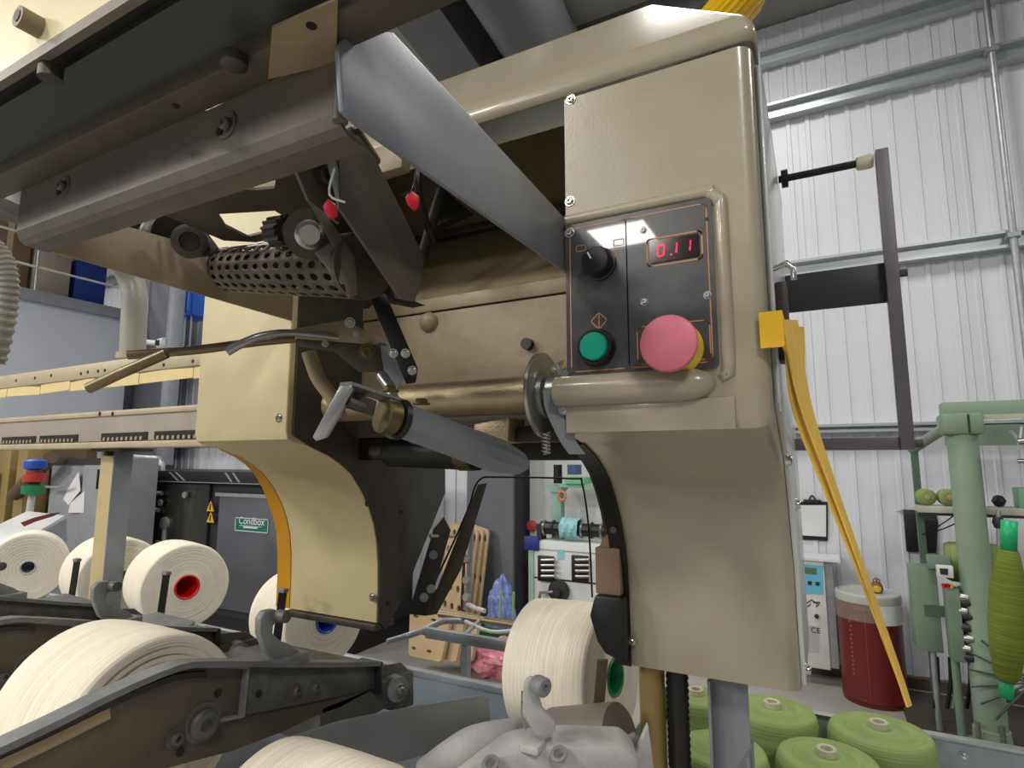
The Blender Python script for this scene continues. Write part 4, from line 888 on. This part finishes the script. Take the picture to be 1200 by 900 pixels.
# operator desk
od = thing('operator_desk', 'pale grey sloping operator desk with a red mark on its white top', 'desk', W(30, 640, 3.0))
top = [W(-30, 628, 2.9), W(32, 599, 3.1), W(76, 604, 3.1), W(0, 650, 2.75)]
plate('desk_top', top, (0, 0, -.03), mat('desk_white', (224, 226, 228), .4), od); plate('desk_body', [W(78, 607, 3.1), W(0, 652, 2.75), W(0, 760, 2.75), W(78, 720, 3.1)], (-.3, .1, 0), mat('desk_grey', (168, 174, 182), .5), od)
plate('red_mark', [W(x, y, 2.88)+Vector((0, 0, .012)) for x, y in [(24, 616), (40, 610), (60, 605), (70, 604), (62, 608), (42, 614), (28, 620)]], (0, 0, .003), mat('red_mark', (150, 60, 56), .5), od)
# ------------------------------------------------------------------ centre background
holec = mat('hole_dark', (40, 32, 26), .9)
def board(P4, label, nx=3, ny=6, th=.012, seed=1):
    a, b, c, d = [Vector(p) for p in P4]   # bottom-left, bottom-right, top-right, top-left
    def at(u, v): return a.lerp(b, u).lerp(d.lerp(c, u), v)
    ol = [at(u, v) for u, v in [(.06, 0), (.94, 0), (1, .03), (1, .97), (.94, 1), (.06, 1), (0, .97), (0, .03)]]
    nrm = (b-a).cross(d-a).normalized(); holes = []
    for i in range(ny):
        for j in range(nx):
            u, v = (j+.5+(.25 if i % 2 else -.25)*(nx > 1))/nx*.9+.05, (i+.5)/ny
            if .1 < u < .9: holes.append([at(u+.075*math.cos(k*PI/5), v+.034*math.sin(k*PI/5)) for k in range(10)])
    bm = bmesh.new(); b_holed(bm, ol, holes, nrm*th); o = fin('separator_board', bm, card)
    return tag(o, label, 'board', 'perforated cardboard separators')
bl = [W(512, 738, 4.75), W(538, 748, 4.55), W(556, 622, 4.85), W(528, 612, 5.0)]
lab = ['perforated cardboard separator leaning in front of the stack by the dark column', 'perforated cardboard separator second in the stack by the dark column', 'perforated cardboard separator third in the leaning stack by the column', 'perforated cardboard separator at the back of the leaning stack']
for k in range(4):
    o_ = Vector((.03*k, .035*k, 0)); board([p+o_+Vector((0, 0, -.05*k*(i < 2))) for i, p in enumerate(bl)], lab[k], th=.018)
b2 = [W(482, 768, 4.2), W(520, 776, 4.0), W(532, 722, 4.15), W(484, 712, 4.35)]
lab = ['low cardboard separator lying foremost in the pile on the floor', 'low cardboard separator in the middle of the floor pile', 'low cardboard separator at the back of the floor pile']
for k in range(3):
    o_ = Vector((.09*k, .05*k, 0)); board([p+o_ for p in b2], lab[k], 2, 3, .03)
def bag(name, c, rx, ry, rz, m, label, seed, cat='bag'):
    bm = bmesh.new(); bmesh.ops.create_icosphere(bm, subdivisions=4, radius=1)
    for v in bm.verts:
        n1 = mnoise.noise(v.co*2.1+Vector((seed, 0, 0)))*.30+mnoise.noise(v.co*5+Vector((0, seed, 0)))*.16+mnoise.noise(v.co*11+Vector((0, 0, seed)))*.07
        q = v.co*(1+n1); v.co = Vector((q.x*rx, q.y*ry, max(q.z, -.75)*rz))
    zmin = min(v.co.z for v in bm.verts)
    bmesh.ops.translate(bm, verts=bm.verts, vec=Vector(c)+Vector((0, 0, -zmin)))
    return tag(fin(name, bm, m, None, smooth=25), label, cat)
bagm = mat('blue_film', (96, 122, 196), .25, 0, .35, 14, .4, 40, dust=(190, 200, 224), dustamt=.6)
pinkm = mat('pink_film', (204, 84, 116), .3, 0, .35, 14, .4, 40, dust=(225, 190, 196), dustamt=.7)
p = oZ(600, 735, 0); st_ = thing('green_crate', 'low green crate on the floor under the blue plastic bag', 'crate', (-2.55, 4.1, 0))
gm = mat('green_crate', (40, 110, 60), .5, 0, .15, 10)
c = oZ(606, 750, 0); c.y = 4.10; c.x += .085
for (lo, hi) in [((-.2, -.13, 0), (.2, .13, .03)), ((-.2, -.13, .03), (.2, -.11, .25)), ((-.2, .11, .03), (.2, .13, .25)), ((-.2, -.11, .03), (-.18, .11, .25)), ((.18, -.11, .03), (.2, .11, .25))]: box('crate_panel', Vector(lo)+c, Vector(hi)+c, gm, st_, bevel=.003)
bag('plastic_bag', Vector((c.x, c.y, .032)), .118, .072, .31, bagm, 'crumpled blue plastic film bag stuffed in the green crate by the column', 3.0)
bb = oZ(588, 782, 0); bag('plastic_bag', Vector((bb.x+.05, bb.y-.16, 0)), .27, .13, .14, pinkm, 'crumpled pink plastic film lying on the floor', 8.0)
# white machine
wm = thing('white_test_machine', 'white machine with black rollers, cyan cloth and pale green column on top', 'machine', (-1.9, 4.3, 0))
MY = 4.25
def mp(x, y, o=0): return oY(x, y, MY-o)
mwh = mat('machine_white', (218, 222, 222), .4, 0, .04, 3); mg = mat('machine_pale_green', (150, 184, 170), .5)
xl_, xr_ = mp(622, 680).x, mp(712, 680).x
box('cabinet', (xl_, MY, .05), (xr_, MY+.38, mp(640, 634).z), mwh, wm, bevel=.008); box('side_edge', (xl_-.015, MY-.01, .05), (xl_+.03, MY, mp(640, 634).z), mg, wm)
box('blue_corner', mp(618, 640, .02)-Vector((.03, .0, .03)), mp(628, 632, 0)+Vector((.03, .04, .02)), mat('corner_blue', (34, 48, 128), .5), wm, bevel=.006)
for x in (640, 680):
    p = mp(x, 665); u_ = box('drive_unit', p-Vector((.06, .03, .10)), p+Vector((.07, -.0, .09)), black, wm, bevel=.003)
    for k in range(4): tube('unit_rod', [p+Vector((-.02, -.045, .06-k*.04)), p+Vector((.09, -.045, .07-k*.04))], .012, steel, u_, 8)
box('seam', (xl_+.02, MY-.003, mp(660, 680).z-.006), (xr_, MY, mp(660, 680).z+.006), anth, wm); box('seam', (xl_+.02, MY-.003, mp(640, 644).z-.003), (xr_, MY, mp(640, 644).z+.003), galv, wm)
p = mp(656, 692); lathe('hand_wheel', [(.08, 0), (.085, .02), (.08, .04), (.03, .045), (.03, .07), (0, .07)], p, (0, -1, 0), anth, wm, 24); tube('wheel_link', [p+Vector((0, -.05, 0)), p+Vector((-.14, -.05, -.02)), p+Vector((-.17, -.05, -.16))], .012, steel, wm, 8); tube('wheel_link', [p+Vector((.0, -.05, -.06)), p+Vector((-.16, -.05, -.22))], .014, galv, wm, 8)
plate('sticker', [mp(653, 644, .004), mp(661, 644, .004), mp(661, 655, .004), mp(653, 655, .004)], (0, .003, 0), mat('cyan_sticker', (150, 206, 214), .5), wm)
ztop = mp(640, 634).z
tube('roller', [(xl_+.05, MY+.1, ztop+.09), (xr_, MY+.1, ztop+.09)], .05, black, wm, 16); 
for k in range(7): x = xl_+.08+k*.08; lathe('roller_ring', [(.055, -.01), (.065, 0), (.055, .01)], (x, MY+.1, ztop+.09), (1, 0, 0), anth if k % 2 else steel, wm, 16)
box('roller_support', (xl_+.03, MY+.05, ztop), (xl_+.07, MY+.15, ztop+.12), anth, wm)
bm = bmesh.new(); cx = mp(664, 620).x; rings = []
for i in range(13):
    x = cx-.075+.15*i/12; ring = []
    for k in range(15):
        a = math.radians(-50+280*k/14); r = .081+.008*math.sin(k*1.9+i*1.3)+.004*math.sin(i*2.7); ring.append(Vector((x, MY+.1+r*math.cos(a), ztop+.09+r*math.sin(a)*(1 if a < 3 else 1.0))))
    rings.append(ring)
b_rings(bm, rings, cap=False, closed=False); cl_ = tag(fin('dust_cloth', bm, mat('cyan_cloth', (150, 205, 208), .8, 0, .08, 20), None, smooth=40), 'pale cyan cloth draped over the rollers of the white machine', 'cloth')
sl_ = cl_.modifiers.new('cloth', 'SOLIDIFY'); sl_.thickness = .003; sl_.offset = 1
c = mp(642, 600); box('column', (c.x-.045, MY+.16, ztop), (c.x+.045, MY+.24, mp(642, 574).z), mg, wm, bevel=.006); plate('column_head', [(c.x-.10, MY+.15, mp(642, 569).z), (c.x+.10, MY+.15, mp(642, 569).z), (c.x+.045, MY+.15, mp(642, 578).z), (c.x-.045, MY+.15, mp(642, 578).z)], (0, .1, 0), mg, wm)
zs = mp(660, 572).z; box('upper_shelf', (c.x+.05, MY+.1, zs), (xr_+.1, MY+.3, zs+.03), mg, wm); box('green_tray', (mp(657, 568).x, MY+.08, zs+.03), (mp(680, 568).x, MY+.25, zs+.08), mat('tray_green', (120, 190, 140), .5), wm); box('blue_bin', (mp(658, 555).x, MY+.12, zs+.10), (mp(668, 555).x, MY+.25, zs+.18), mat('bin_blue', (60, 84, 130), .5), wm)
cyl('spindle_motor', (mp(645, 565).x, MY+.15, zs+.03), (mp(645, 565).x, MY+.15, zs+.18), .035, black, wm); tube('orange_coil', [(mp(653, 582).x+.03*math.cos(t*.6), MY+.1, mp(653, 582).z+.035*math.sin(t*.6)) for t in range(11)], .012, mat('orange_coil', (200, 130, 90), .5), wm, 8)
rb = tag(lathe('fire_alarm_box', [(.045, 0), (.045, .03), (.035, .035), (0, .035)], oY(624, 616, 4.695), (0, -1, 0), mat('alarm_red', (200, 70, 66), .5), None), 'small red round box on the pale partition wall', 'alarm')
# rail trolley behind the winder bed
tr = thing('rail_trolley', 'galvanised trolley frame with a shiny bronze top tube behind the winder', 'trolley', (-1.2, 2.0, 0))
a = oY(515, 719, 2.0); b = oY(640, 737, 2.0)
tube('top_tube', [(a.x, 2.0, a.z), (b.x+.3, 2.0, a.z)], .014, bronze, tr, 14)
a2 = oY(498, 738, 1.85); box('side_rail', (a2.x, 1.85, a2.z-.03), (-.75, 1.87, a2.z+.008), galv, tr, bevel=.002)
tube('bent_handle', [oY(455, 752, 1.85), oY(478, 745, 1.85), oY(500, 737, 1.9), oY(520, 728, 1.95), oY(545, 728, 2.0)], .012, galv, tr, 10, 4)
tube('bent_handle', [oY(545, 728, 1.95), oY(575, 740, 1.95), oY(610, 738, 1.95)], .007, white, tr, 8, 4)
lx = oY(547, 760, 1.9).x; box('leg', (lx-.012, 1.88, 0), (lx+.012, 1.91, a2.z), galv, tr); box('leg', (-.78, 1.88, 0), (-.755, 1.91, a2.z), galv, tr)
tube('cross_tube', [(lx, 1.86, a2.z-.01), (lx, 2.0, a.z)], .008, galv, tr, 8)
cs = thing('clamp_stand', 'thin grey clamp stand in front of the leaning separators', 'stand', oY(548, 720, 2.05))
tube('stand_rod', [oY(548, 716, 2.05), oY(553, 600, 2.05)], .012, galv, cs, 10); strip('stand_bar', [oY(541, 716, 2.05), oY(546, 610, 2.05)], (.006, 0, 0), .004, darkst, cs)
for y in (655, 680, 700): lathe('clamp_knob', [(.014, -.012), (.018, 0), (.014, .012)], oY(547, y, 2.04), (0, -1, .2), steel, cs, 12)
tube('clamp_arm', [oY(548, 708, 2.04), oY(558, 713, 2.02), oY(568, 716, 2.0)], .009, white, cs, 8)
for x in (586, 601): ys_ = tube('marker_rod', [oY(x, 726, 2.4), oY(x+1, 694, 2.4)], .006, mat('pale_green_rod', (170, 205, 150), .5), tr, 8)
# ------------------------------------------------------------------ right: green yarn cones in their trolley
TR = thing('cone_trolley', 'low galvanised trolley holding the green yarn cones', 'trolley', (.1, 1.5, 0))
box('tray', (-.45, 1.26, .755), (.60, 1.80, .765), galv, TR)
box('rear_rim', (-.45, 1.795, .755), (.60, 1.80, .842), galv, TR); box('rim_lip', (-.45, 1.785, .842), (.60, 1.81, .848), chrome, TR)
box('front_rim', (-.45, 1.26, .755), (.60, 1.265, .80), galv, TR); box('side_rim', (.595, 1.26, .755), (.60, 1.8, .842), galv, TR); box('side_rim', (-.45, 1.26, .755), (-.445, 1.8, .842), galv, TR)
for x in (-.42, .55):
    for y in (1.31, 1.75): box('leg', (x-.02, y-.02, .06), (x+.02, y+.02, .755), galv, TR); cyl('caster', (x-.015, y, .035), (x+.015, y, .035), .035, rubber, TR)
bolt(TR, oY(1130, 886, 1.793), (0, -1, 0), .006, .004, name='rim_bolt')
def gcone(px, py, label, R=.108, tz=.9):
    p = oZ(px, py, tz); zb = .7655; H = tz-zb
    t = thing('green_yarn_cone', label, 'yarn cone', (p.x, p.y, zb), 'green yarn cones in the trolley')
    prof = [(.02, 0), (R*.97, 0), (R, .012), (R*1.0, H*.62), (R*.985, H*.80), (R*.95, H*.90)]
    for i in range(9): s = i/8; prof.append((R*.91-(R*.91-.022)*s, H*(.945+.035*s)+(.0012 if i % 2 else 0)))
    bm = bmesh.new(); n = 56
    b_rings(bm, [[Vector((p.x, p.y, zb+h))+Vector((math.cos(2*PI*i/n), math.sin(2*PI*i/n), 0))*r*(1+.012*mnoise.noise(Vector((math.cos(2*PI*i/n)*1.5+px, math.sin(2*PI*i/n)*1.5, h*25)))) for i in range(n)] for r, h in prof])
    fin('yarn_body', bm, yg, t, smooth=60)
    lathe('core_tube', [(.019, H*.9), (.0195, H+.010), (.017, H+.012), (.012, H+.010), (.0105, H*.8), (0, H*.8)], (p.x, p.y, zb), (0, 0, 1), mat('cone_core', (198, 192, 168), .6), t, 24)
gcone(905, 827, 'green yarn cone at the back of the trolley beside the housing', .102)
gcone(1030, 851, 'green yarn cone at the trolley rim in front of the red drum')
gcone(969, 883, 'green yarn cone in the front row between two others', .10)
gcone(845, 872, 'green yarn cone partly hidden behind the grey flanged post', .095)
gcone(816, 812, 'green yarn cone at the back corner behind the corrugated hose', .074)
# ------------------------------------------------------------------ red drum
dc = Vector((.215, 4.52, 0)); DR = .178
dr = thing('red_drum', 'dark red drum with clear plastic film and lid standing by the white wall', 'drum', dc)
dm = mat('drum_red', (104, 28, 21), .38, 0, .12, 5, stretch=(1, 1, .5)); DH = .665
lathe('drum_body', [(DR*.98, 0), (DR, .01), (DR, .03), (DR*1.02, .035), (DR, .045), (DR, DH*.5), (DR*1.0, DH-.10), (DR*1.02, DH-.09), (DR, DH-.08), (DR, DH-.02), (0, DH-.02)], dc, (0, 0, 1), dm, dr, 48)
lathe('lid', [(DR*1.03, DH-.055), (DR*1.035, DH-.012), (DR*1.02, DH-.005), (DR*.96, DH), (DR*.94, DH-.008), (0, DH-.006)], dc, (0, 0, 1), mat('lid_grey', (188, 192, 186), .4), dr, 48)
film = mat('clear_film', (210, 205, 200), .15, 0, .1, 20, .5, 30, alpha=.22)
lathe('plastic_film', [(DR*1.05, DH-.01), (DR*1.06, DH-.12), (DR*1.055, DH-.16)], dc, (0, 0, 1), film, dr, 48, cap=False)
def curved(name, a0, a1, z0, z1, m, r=DR*1.065, n=8):
    bm = bmesh.new(); b_rings(bm, [[dc+Vector((math.cos(math.radians(a0+(a1-a0)*i/n))*rr, math.sin(math.radians(a0+(a1-a0)*i/n))*rr, z)) for rr, z in ((r, z0), (r, z1), (r+.002, z1), (r+.002, z0))] for i in range(n+1)]); return fin(name, bm, m, dr, smooth=40)
curved('paper_label', -80, -28, DH-.17, DH-.055, white); bm = None
tube('weld_seam', [dc+Vector((math.cos(-1.75)*DR, math.sin(-1.75)*DR, .05)), dc+Vector((math.cos(-1.75)*DR, math.sin(-1.75)*DR, DH-.1))], .003, mat('seam_red', (150, 60, 50), .5), dr, 6)
for i in range(14):
    a = -2.25+.02*math.sin(i*3); p = dc+Vector((math.cos(a)*DR*1.002, math.sin(a)*DR*1.002, .18+i*.026)); lathe('stencil_mark', [(.006, 0), (.006, .0012), (0, .0012)], p, (math.cos(a), math.sin(a), 0), mat('stencil_pale', (150, 100, 86), .6), dr, 8)
fg = thing('bird_figurine', 'tiny yellow and brown bird figurine standing on the drum lid', 'figurine', (dc.x+.04, 4.50, DH))
fc = Vector((oY(1027, 680, 4.50).x, 4.50, DH-.006))
lathe('body', [(.016, 0), (.030, .008), (.036, .03), (.030, .055), (.020, .068), (.022, .08), (.014, .092), (0, .096)], fc, (0, 0, 1), mat('figurine_brown', (120, 92, 60), .5, 0, .3, 40), fg, 20)
lathe('belly', [(.024, 0), (.018, .010), (0, .013)], fc+Vector((0, -.026, .03)), (0, -1, 0), mat('figurine_yellow', (226, 176, 50), .5), fg, 16)
for s in (-1, 1): lathe('ear', [(.006, 0), (.001, .02)], fc+Vector((.012*s, 0, .086)), (.3*s, 0, 1), white, fg, 8); lathe('eye', [(.005, 0), (.003, .003), (0, .004)], fc+Vector((.009*s, -.019, .078)), (0, -1, 0), white, fg, 10)
# ------------------------------------------------------------------ wall cabinet and clipboard
KY = 4.60
def kp(x, y, o=0): return oY(x, y, KY-o)
kc_ = thing('wall_control_box', 'white wall control box with light blue keypad and small display', 'control box', kp(955, 780))
x0, x1 = kp(925, 700).x, kp(968, 700).x; zt0, zb0 = kp(955, 657).z, kp(955, 783).z
box('case', (x0, KY, zb0), (x1, WY-.014, zt0), mat('box_white', (216, 217, 214), .45), kc_, bevel=.004); box('side_channel', (x1, KY+.02, zb0+.01), (x1+.05, WY-.014, zt0-.01), galv, kc_); box('top_shelf', (x0-.1, KY-.02, zt0), (x1+.10, KY+.25, zt0+.015), white, kc_)
kpad = plate('keypad', [kp(x, y, .001) for x, y in [(930, 661), (964, 663), (965, 696), (930, 694)]], (0, -.004, 0), mat('keypad_blue', (112, 190, 222), .4, 0, .03), kc_)
plate('display', [kp(x, y, .006) for x, y in [(934, 664), (957, 666), (957, 673), (934, 671)]], (0, -.002, 0), mat('lcd_green', (96, 116, 84), .3), kpad)
for x, y in [(949, 683), (958, 684), (940, 682)]: q = kp(x, y, .006); box('key', q-Vector((.012, 0, .012)), q+Vector((.012, -.003, .012)), anth, kpad)
q = kp(957, 722, .001); lathe('cable_gland', [(.014, 0), (.014, .012), (0, .012)], q, (0, -1, 0), anth, kc_, 16)
for i, (xa, ya, xb, yb) in enumerate([(945, 707, 951, 703), (951, 703, 958, 708), (953, 706, 961, 706), (946, 711, 950, 708), (956, 711, 960, 708)]): strip('diagram_line', [kp(xa, ya, .002), kp(xb, yb, .002)], (0, 0, .004), .002, anth, kc_)
plate('rating_plate', [kp(x, y, .002) for x, y in [(946, 733), (960, 734), (960, 765), (946, 764)]], (0, .002, 0), mat('rating_grey', (176, 178, 178), .5), kc_)
text('ce_mark', 'CE', kp(950, 741, .004), .05, anth, kc_, (1, 0, 0), (0, 0, 1), .0005)
cbd = thing('clipboard', 'black clipboard with a white sheet hung on the ribbed wall', 'clipboard', oY(955, 633, WY-.03))
def wp(x, y, o=.016): return oY(x, y, WY-o)
plate('board', [wp(x, y) for x, y in [(935, 588), (970, 588), (970, 634), (935, 632)]], (0, -.004, 0), black, cbd); plate('paper', [wp(x, y, .021) for x, y in [(935, 592), (968, 592), (968, 629), (935, 627)]], (0, -.001, 0), white, cbd)
q = wp(952, 587, .024); box('clip', q-Vector((.06, .006, .012)), q+Vector((.06, .006, .010)), anth, cbd, bevel=.003); tube('clip_loop', [q+Vector((-.02, -.008, .01)), q+Vector((0, -.012, .04)), q+Vector((.02, -.008, .01))], .006, anth, cbd, 8, 4)
# ------------------------------------------------------------------ green reeling machine
GY = 4.04
def gpx(x, y, o=0): return oY(x, y, GY-o)
RM = thing('green_reeling_machine', 'pale green framed reeling machine with thick tubular post and control box', 'machine', (.71, GY, 0))
pc = Vector((.705, GY, 0))
cyl('main_post', (pc.x, GY, .02), (pc.x, GY, gpx(1125, 508).z), .072, greenm, RM, n=36)
lathe('post_foot', [(.13, 0), (.13, .02), (.085, .03), (.08, .11), (.072, .115)], pc, (0, 0, 1), greenm, RM, 32); 
for s in (-1, 1): tube('foot_clamp', [pc+Vector((-.02+.05*s, -.085, .05)), pc+Vector((-.02+.05*s, -.085, .16))], .012, steel, RM, 8)
zh = gpx(1125, 508).z; hb = box('post_head', (pc.x-.10, GY-.09, zh-.01), (pc.x+.09, GY+.09, zh+.11), mat('head_green', (128, 150, 128), .5), RM, bevel=.02); box('head_slot', (pc.x+.015, GY-.094, zh), (pc.x+.025, GY-.088, zh+.10), anth, hb)
box('top_beam', (pc.x-.08, GY-.03, zh+.10), (2.2, GY+.09, zh+.175), greenm, RM, bevel=.004); box('beam_edge', (pc.x+.05, GY-.04, zh+.075), (2.2, GY-.01, zh+.10), mat('beam_pale', (186, 190, 170), .5), RM)
box('rear_beam', (pc.x-.02, GY+.35, zh-.06), (2.2, GY+.40, zh+.06), greenm, RM)
a, b = gpx(1113, 498), gpx(1068, 527, -.25); tube('brace', [a, b], .030, mat('brace_green', (132, 142, 128), .5), RM, 8)
sx = b.x+.012; box('thin_post', (sx-.018, GY+.22, .02), (sx+.018, GY+.26, b.z+.02), mat('thin_green', (84, 104, 92), .5, .1), RM)
zs = oY(1100, 592, GY+.2).z; box('shelf', (sx-.02, GY+.12, zs-.04), (2.2, GY+.28, zs), mat('shelf_pale', (186, 186, 172), .5), RM, bevel=.003); box('shelf_edge', (sx-.02, GY+.125, zs-.055), (2.2, GY+.275, zs-.04), anth, RM)
tube('knot_rod', [gpx(1170, 598), gpx(1171, 640)], .012, galv, RM, 8); lathe('tension_knob', [(.02, -.03), (.028, 0), (.02, .03)], gpx(1170, 612), (0, 0, 1), anth, RM, 12)
tube('thread_guide', [gpx(1192, 517, .1), gpx(1215, 515, .1)], .02, chrome, RM, 10); tube('thread_guide', [gpx(1192, 540, .1), gpx(1215, 541, .1)], .012, chrome, RM, 10); tube('guide_stem', [gpx(1184, 505, .1), gpx(1194, 517, .1)], .012, galv, RM, 8); tube('guide_stem', [gpx(1198, 500, .1), gpx(1196, 517, .1)], .012, galv, RM, 8)
gd = mat('machine_green', (122, 142, 124), .5, 0, .08, 6); gdk = mat('machine_green_dark', (78, 98, 84), .5)
b0, b1 = gpx(1086, 785), gpx(1112, 668)
box('rear_body', (b0.x-.03, GY+.05, gpx(1100, 768).z), (b1.x-.05, GY+.22, gpx(1100, 668).z), gd, RM, bevel=.004)
box('recess', (b0.x+.02, GY+.04, gpx(1100, 725).z), (b1.x-.01, GY+.06, gpx(1100, 712).z), gdk, RM)
box('front_panel', (gpx(1110, 730).x, GY-.05, gpx(1115, 772).z), (gpx(1126, 730).x, GY+.06, gpx(1115, 688).z), gd, RM, bevel=.003)
hz_ = box('upper_housing', (gpx(1089, 670).x, GY+.02, gpx(1100, 668).z), (gpx(1116, 670).x, GY+.075, gpx(1100, 652).z), gd, RM, bevel=.004)
sc_ = plate('display_unit', [gpx(x, y, .06) for x, y in [(1098, 663), (1117, 664), (1118, 678), (1099, 676)]], (0, .05, 0), white, RM, bevel=.003); plate('display_screen', [gpx(x, y, .063) for x, y in [(1101, 666), (1111, 666.5), (1111, 674), (1102, 673)]], (0, .002, 0), anth, sc_)
for k in range(3): lathe('indicator', [(.012, 0), (.012, .012), (0, .012)], gpx(1106+k*4, 686, .07), (0, -1, 0), [red, red, yellow][k], RM, 10)
for x, y in [(1128, 700), (1131, 706), (1127, 716), (1133, 722), (1130, 735), (1134, 748), (1131, 760), (1133, 770)]: lathe('roller_part', [(.02, -.03), (.026, 0), (.02, .03)], gpx(x, y, .03), (1, -.4, 0), steel if y % 4 < 2 else anth, RM, 12)
for y in (724, 735, 748, 765): cyl('roller_bar', gpx(1127, y), gpx(1140, y+1), .02, anth, RM)
box('roller_plate', (gpx(1126, 700).x, GY+.04, gpx(1130, 775).z), (gpx(1140, 700).x+.1, GY+.08, gpx(1130, 690).z), gdk, RM)
for x in (1098, 1113, 1120, 1136): tube('cable', [gpx(x, 770, -.1), gpx(x+1, 800, -.1), gpx(x-3, 830, -.1)], .010, black if x != 1120 else gd, RM, 8, 3)
cyl('support_leg', (gpx(1120, 770).x, GY+.03, 0), (gpx(1120, 770).x, GY+.03, gpx(1120, 770).z), .02, gd, RM); cyl('support_leg', (gpx(1097, 770).x, GY+.1, 0), (gpx(1097, 770).x, GY+.1, gpx(1097, 765).z), .016, galv, RM)
tube('bare_wire', [gpx(1085, 625, -.2), gpx(1110, 610, -.2), gpx(1135, 590, -.2)], .004, black, RM, 6, 3); tube('bare_wire', [gpx(1080, 626, -.2), gpx(1105, 620, -.2), gpx(1130, 608, -.2)], .004, black, RM, 6, 3)
gwt = mat('wheel_spoke', (70, 76, 72), .5)
for k in range(6): a = -.9+k*.33; tube('reel_spoke', [gpx(1210, 800, .1), gpx(1210, 800, .1)+Vector((-math.cos(a)*.26, 0, math.sin(a)*.26))], .006, gwt, RM, 6)
# yarn on and beside the machine
def spool(name, c, prof, ax, label, ends=None, n=32):
    t = thing(name, label, 'yarn cone', c); q = Vector(ax).normalized().to_track_quat('Z', 'Y'); t.rotation_mode = 'QUATERNION'; t.rotation_quaternion = q
    def link(nm, pr_, m):
        bm = bmesh.new(); b_lathe(bm, pr_, (0, 0, 0), (0, 0, 1), n); bmesh.ops.recalc_face_normals(bm, faces=bm.faces); me = bpy.data.meshes.new(nm)
        for f in bm.faces: f.smooth = len(f.verts) == 4
        bm.to_mesh(me); bm.free(); me.materials.append(m); o = bpy.data.objects.new(nm, me); COL.objects.link(o); o.parent = t
    link('yarn_body', prof, yg if name != 'thread_spindle' else yarn('olive_yarn', (122, 138, 58), (86, 100, 36), 200))
    for nm, p_, m_ in ends or []: link(nm, p_, m_)
bgr = mat('bright_green_tube', (20, 176, 110), .4)
c = W(1181, 718, 2.55)
spool('thread_spindle', c, [(.03, -.29), (.045, -.27), (.062, -.17), (.070, -.03), (.066, .10), (.050, .20), (.036, .265), (.030, .27)], (.10, 0, 1), 'olive green thread spindle with bright green tube ends', [('tube_end', [(.030, .27), (.030, .40), (.026, .40)], bgr), ('tube_end', [(.026, -.36), (.026, -.29)], bgr)])
spool('green_yarn_cone', gpx(1143, 660, -.215), [(.03, -.14), (.10, -.14), (.112, -.115), (.115, .0), (.112, .115), (.10, .14), (.03, .14)], (1, -.1, 0), 'large green yarn cone lying behind the thick green post', [('core_tube', [(.03, -.15), (.03, .15), (.02, .15)], bgr)])
c = oY(1086, 578, GY+.18); spool('green_yarn_cone', (c.x-.012, c.y-.025, zs+.0486), [(.02, -.035), (.046, -.035), (.048, .0), (.046, .035), (.02, .035)], (.2, -1, 0), 'small green yarn ball on the shelf next to the thin post', [('core_tube', [(.015, -.04), (.015, .04), (.01, .04)], card)])
c = oY(1106, 578, GY+.18); spool('green_yarn_cone', (c.x+.012, c.y-.025, zs+.0486), [(.02, -.035), (.046, -.035), (.048, .0), (.046, .035), (.02, .035)], (.2, -1, 0), 'small green yarn ball on the shelf behind the thick post', [('core_tube', [(.015, -.04), (.015, .04), (.01, .04)], card)])
c = oY(1170, 583, GY+.18); tag(lathe('black_ball', [(.0, -.034), (.02, -.028), (.034, 0), (.02, .028), (0, .034)], (c.x, c.y, zs+.0345), (0, 0, 1), black, None, 20), 'small black ball resting on the pale shelf', 'ball')
box_ = box('green_shelf_box', (oY(1191, 578, GY+.18).x, GY+.14, zs+.0005), (oY(1191, 578, GY+.18).x+.2, GY+.26, zs+.11), mat('box_sage', (128, 178, 148), .5), None, bevel=.006); tag(box_, 'sage green box at the end of the pale shelf', 'box')
dp_ = thing('document_pouch', 'black document pouch hung on the wall behind the thin green post', 'pouch', wp(1080, 645))
plate('pouch', [wp(x, y, .02) for x, y in [(1058, 597), (1096, 598), (1099, 612), (1097, 648), (1062, 646)]], (0, -.02, 0), black, dp_, bevel=.003); plate('string', [wp(1048, 600, .02), wp(1060, 596, .02), wp(1060, 600, .02)], (0, -.004, 0), card, dp_); strip('pouch_flap', [wp(1060, 606, .042), wp(1097, 607, .042)], (0, 0, .02), .004, anth, dp_)
plate_ = box('floor_mat', (.35, 3.3, 0), (2.6, 4.75, .02), mat('dark_mat', (70, 62, 56), .7, 0, .2, 3), None, bevel=.004); tag(plate_, 'dark brown mat on the floor under the green machine', 'mat')
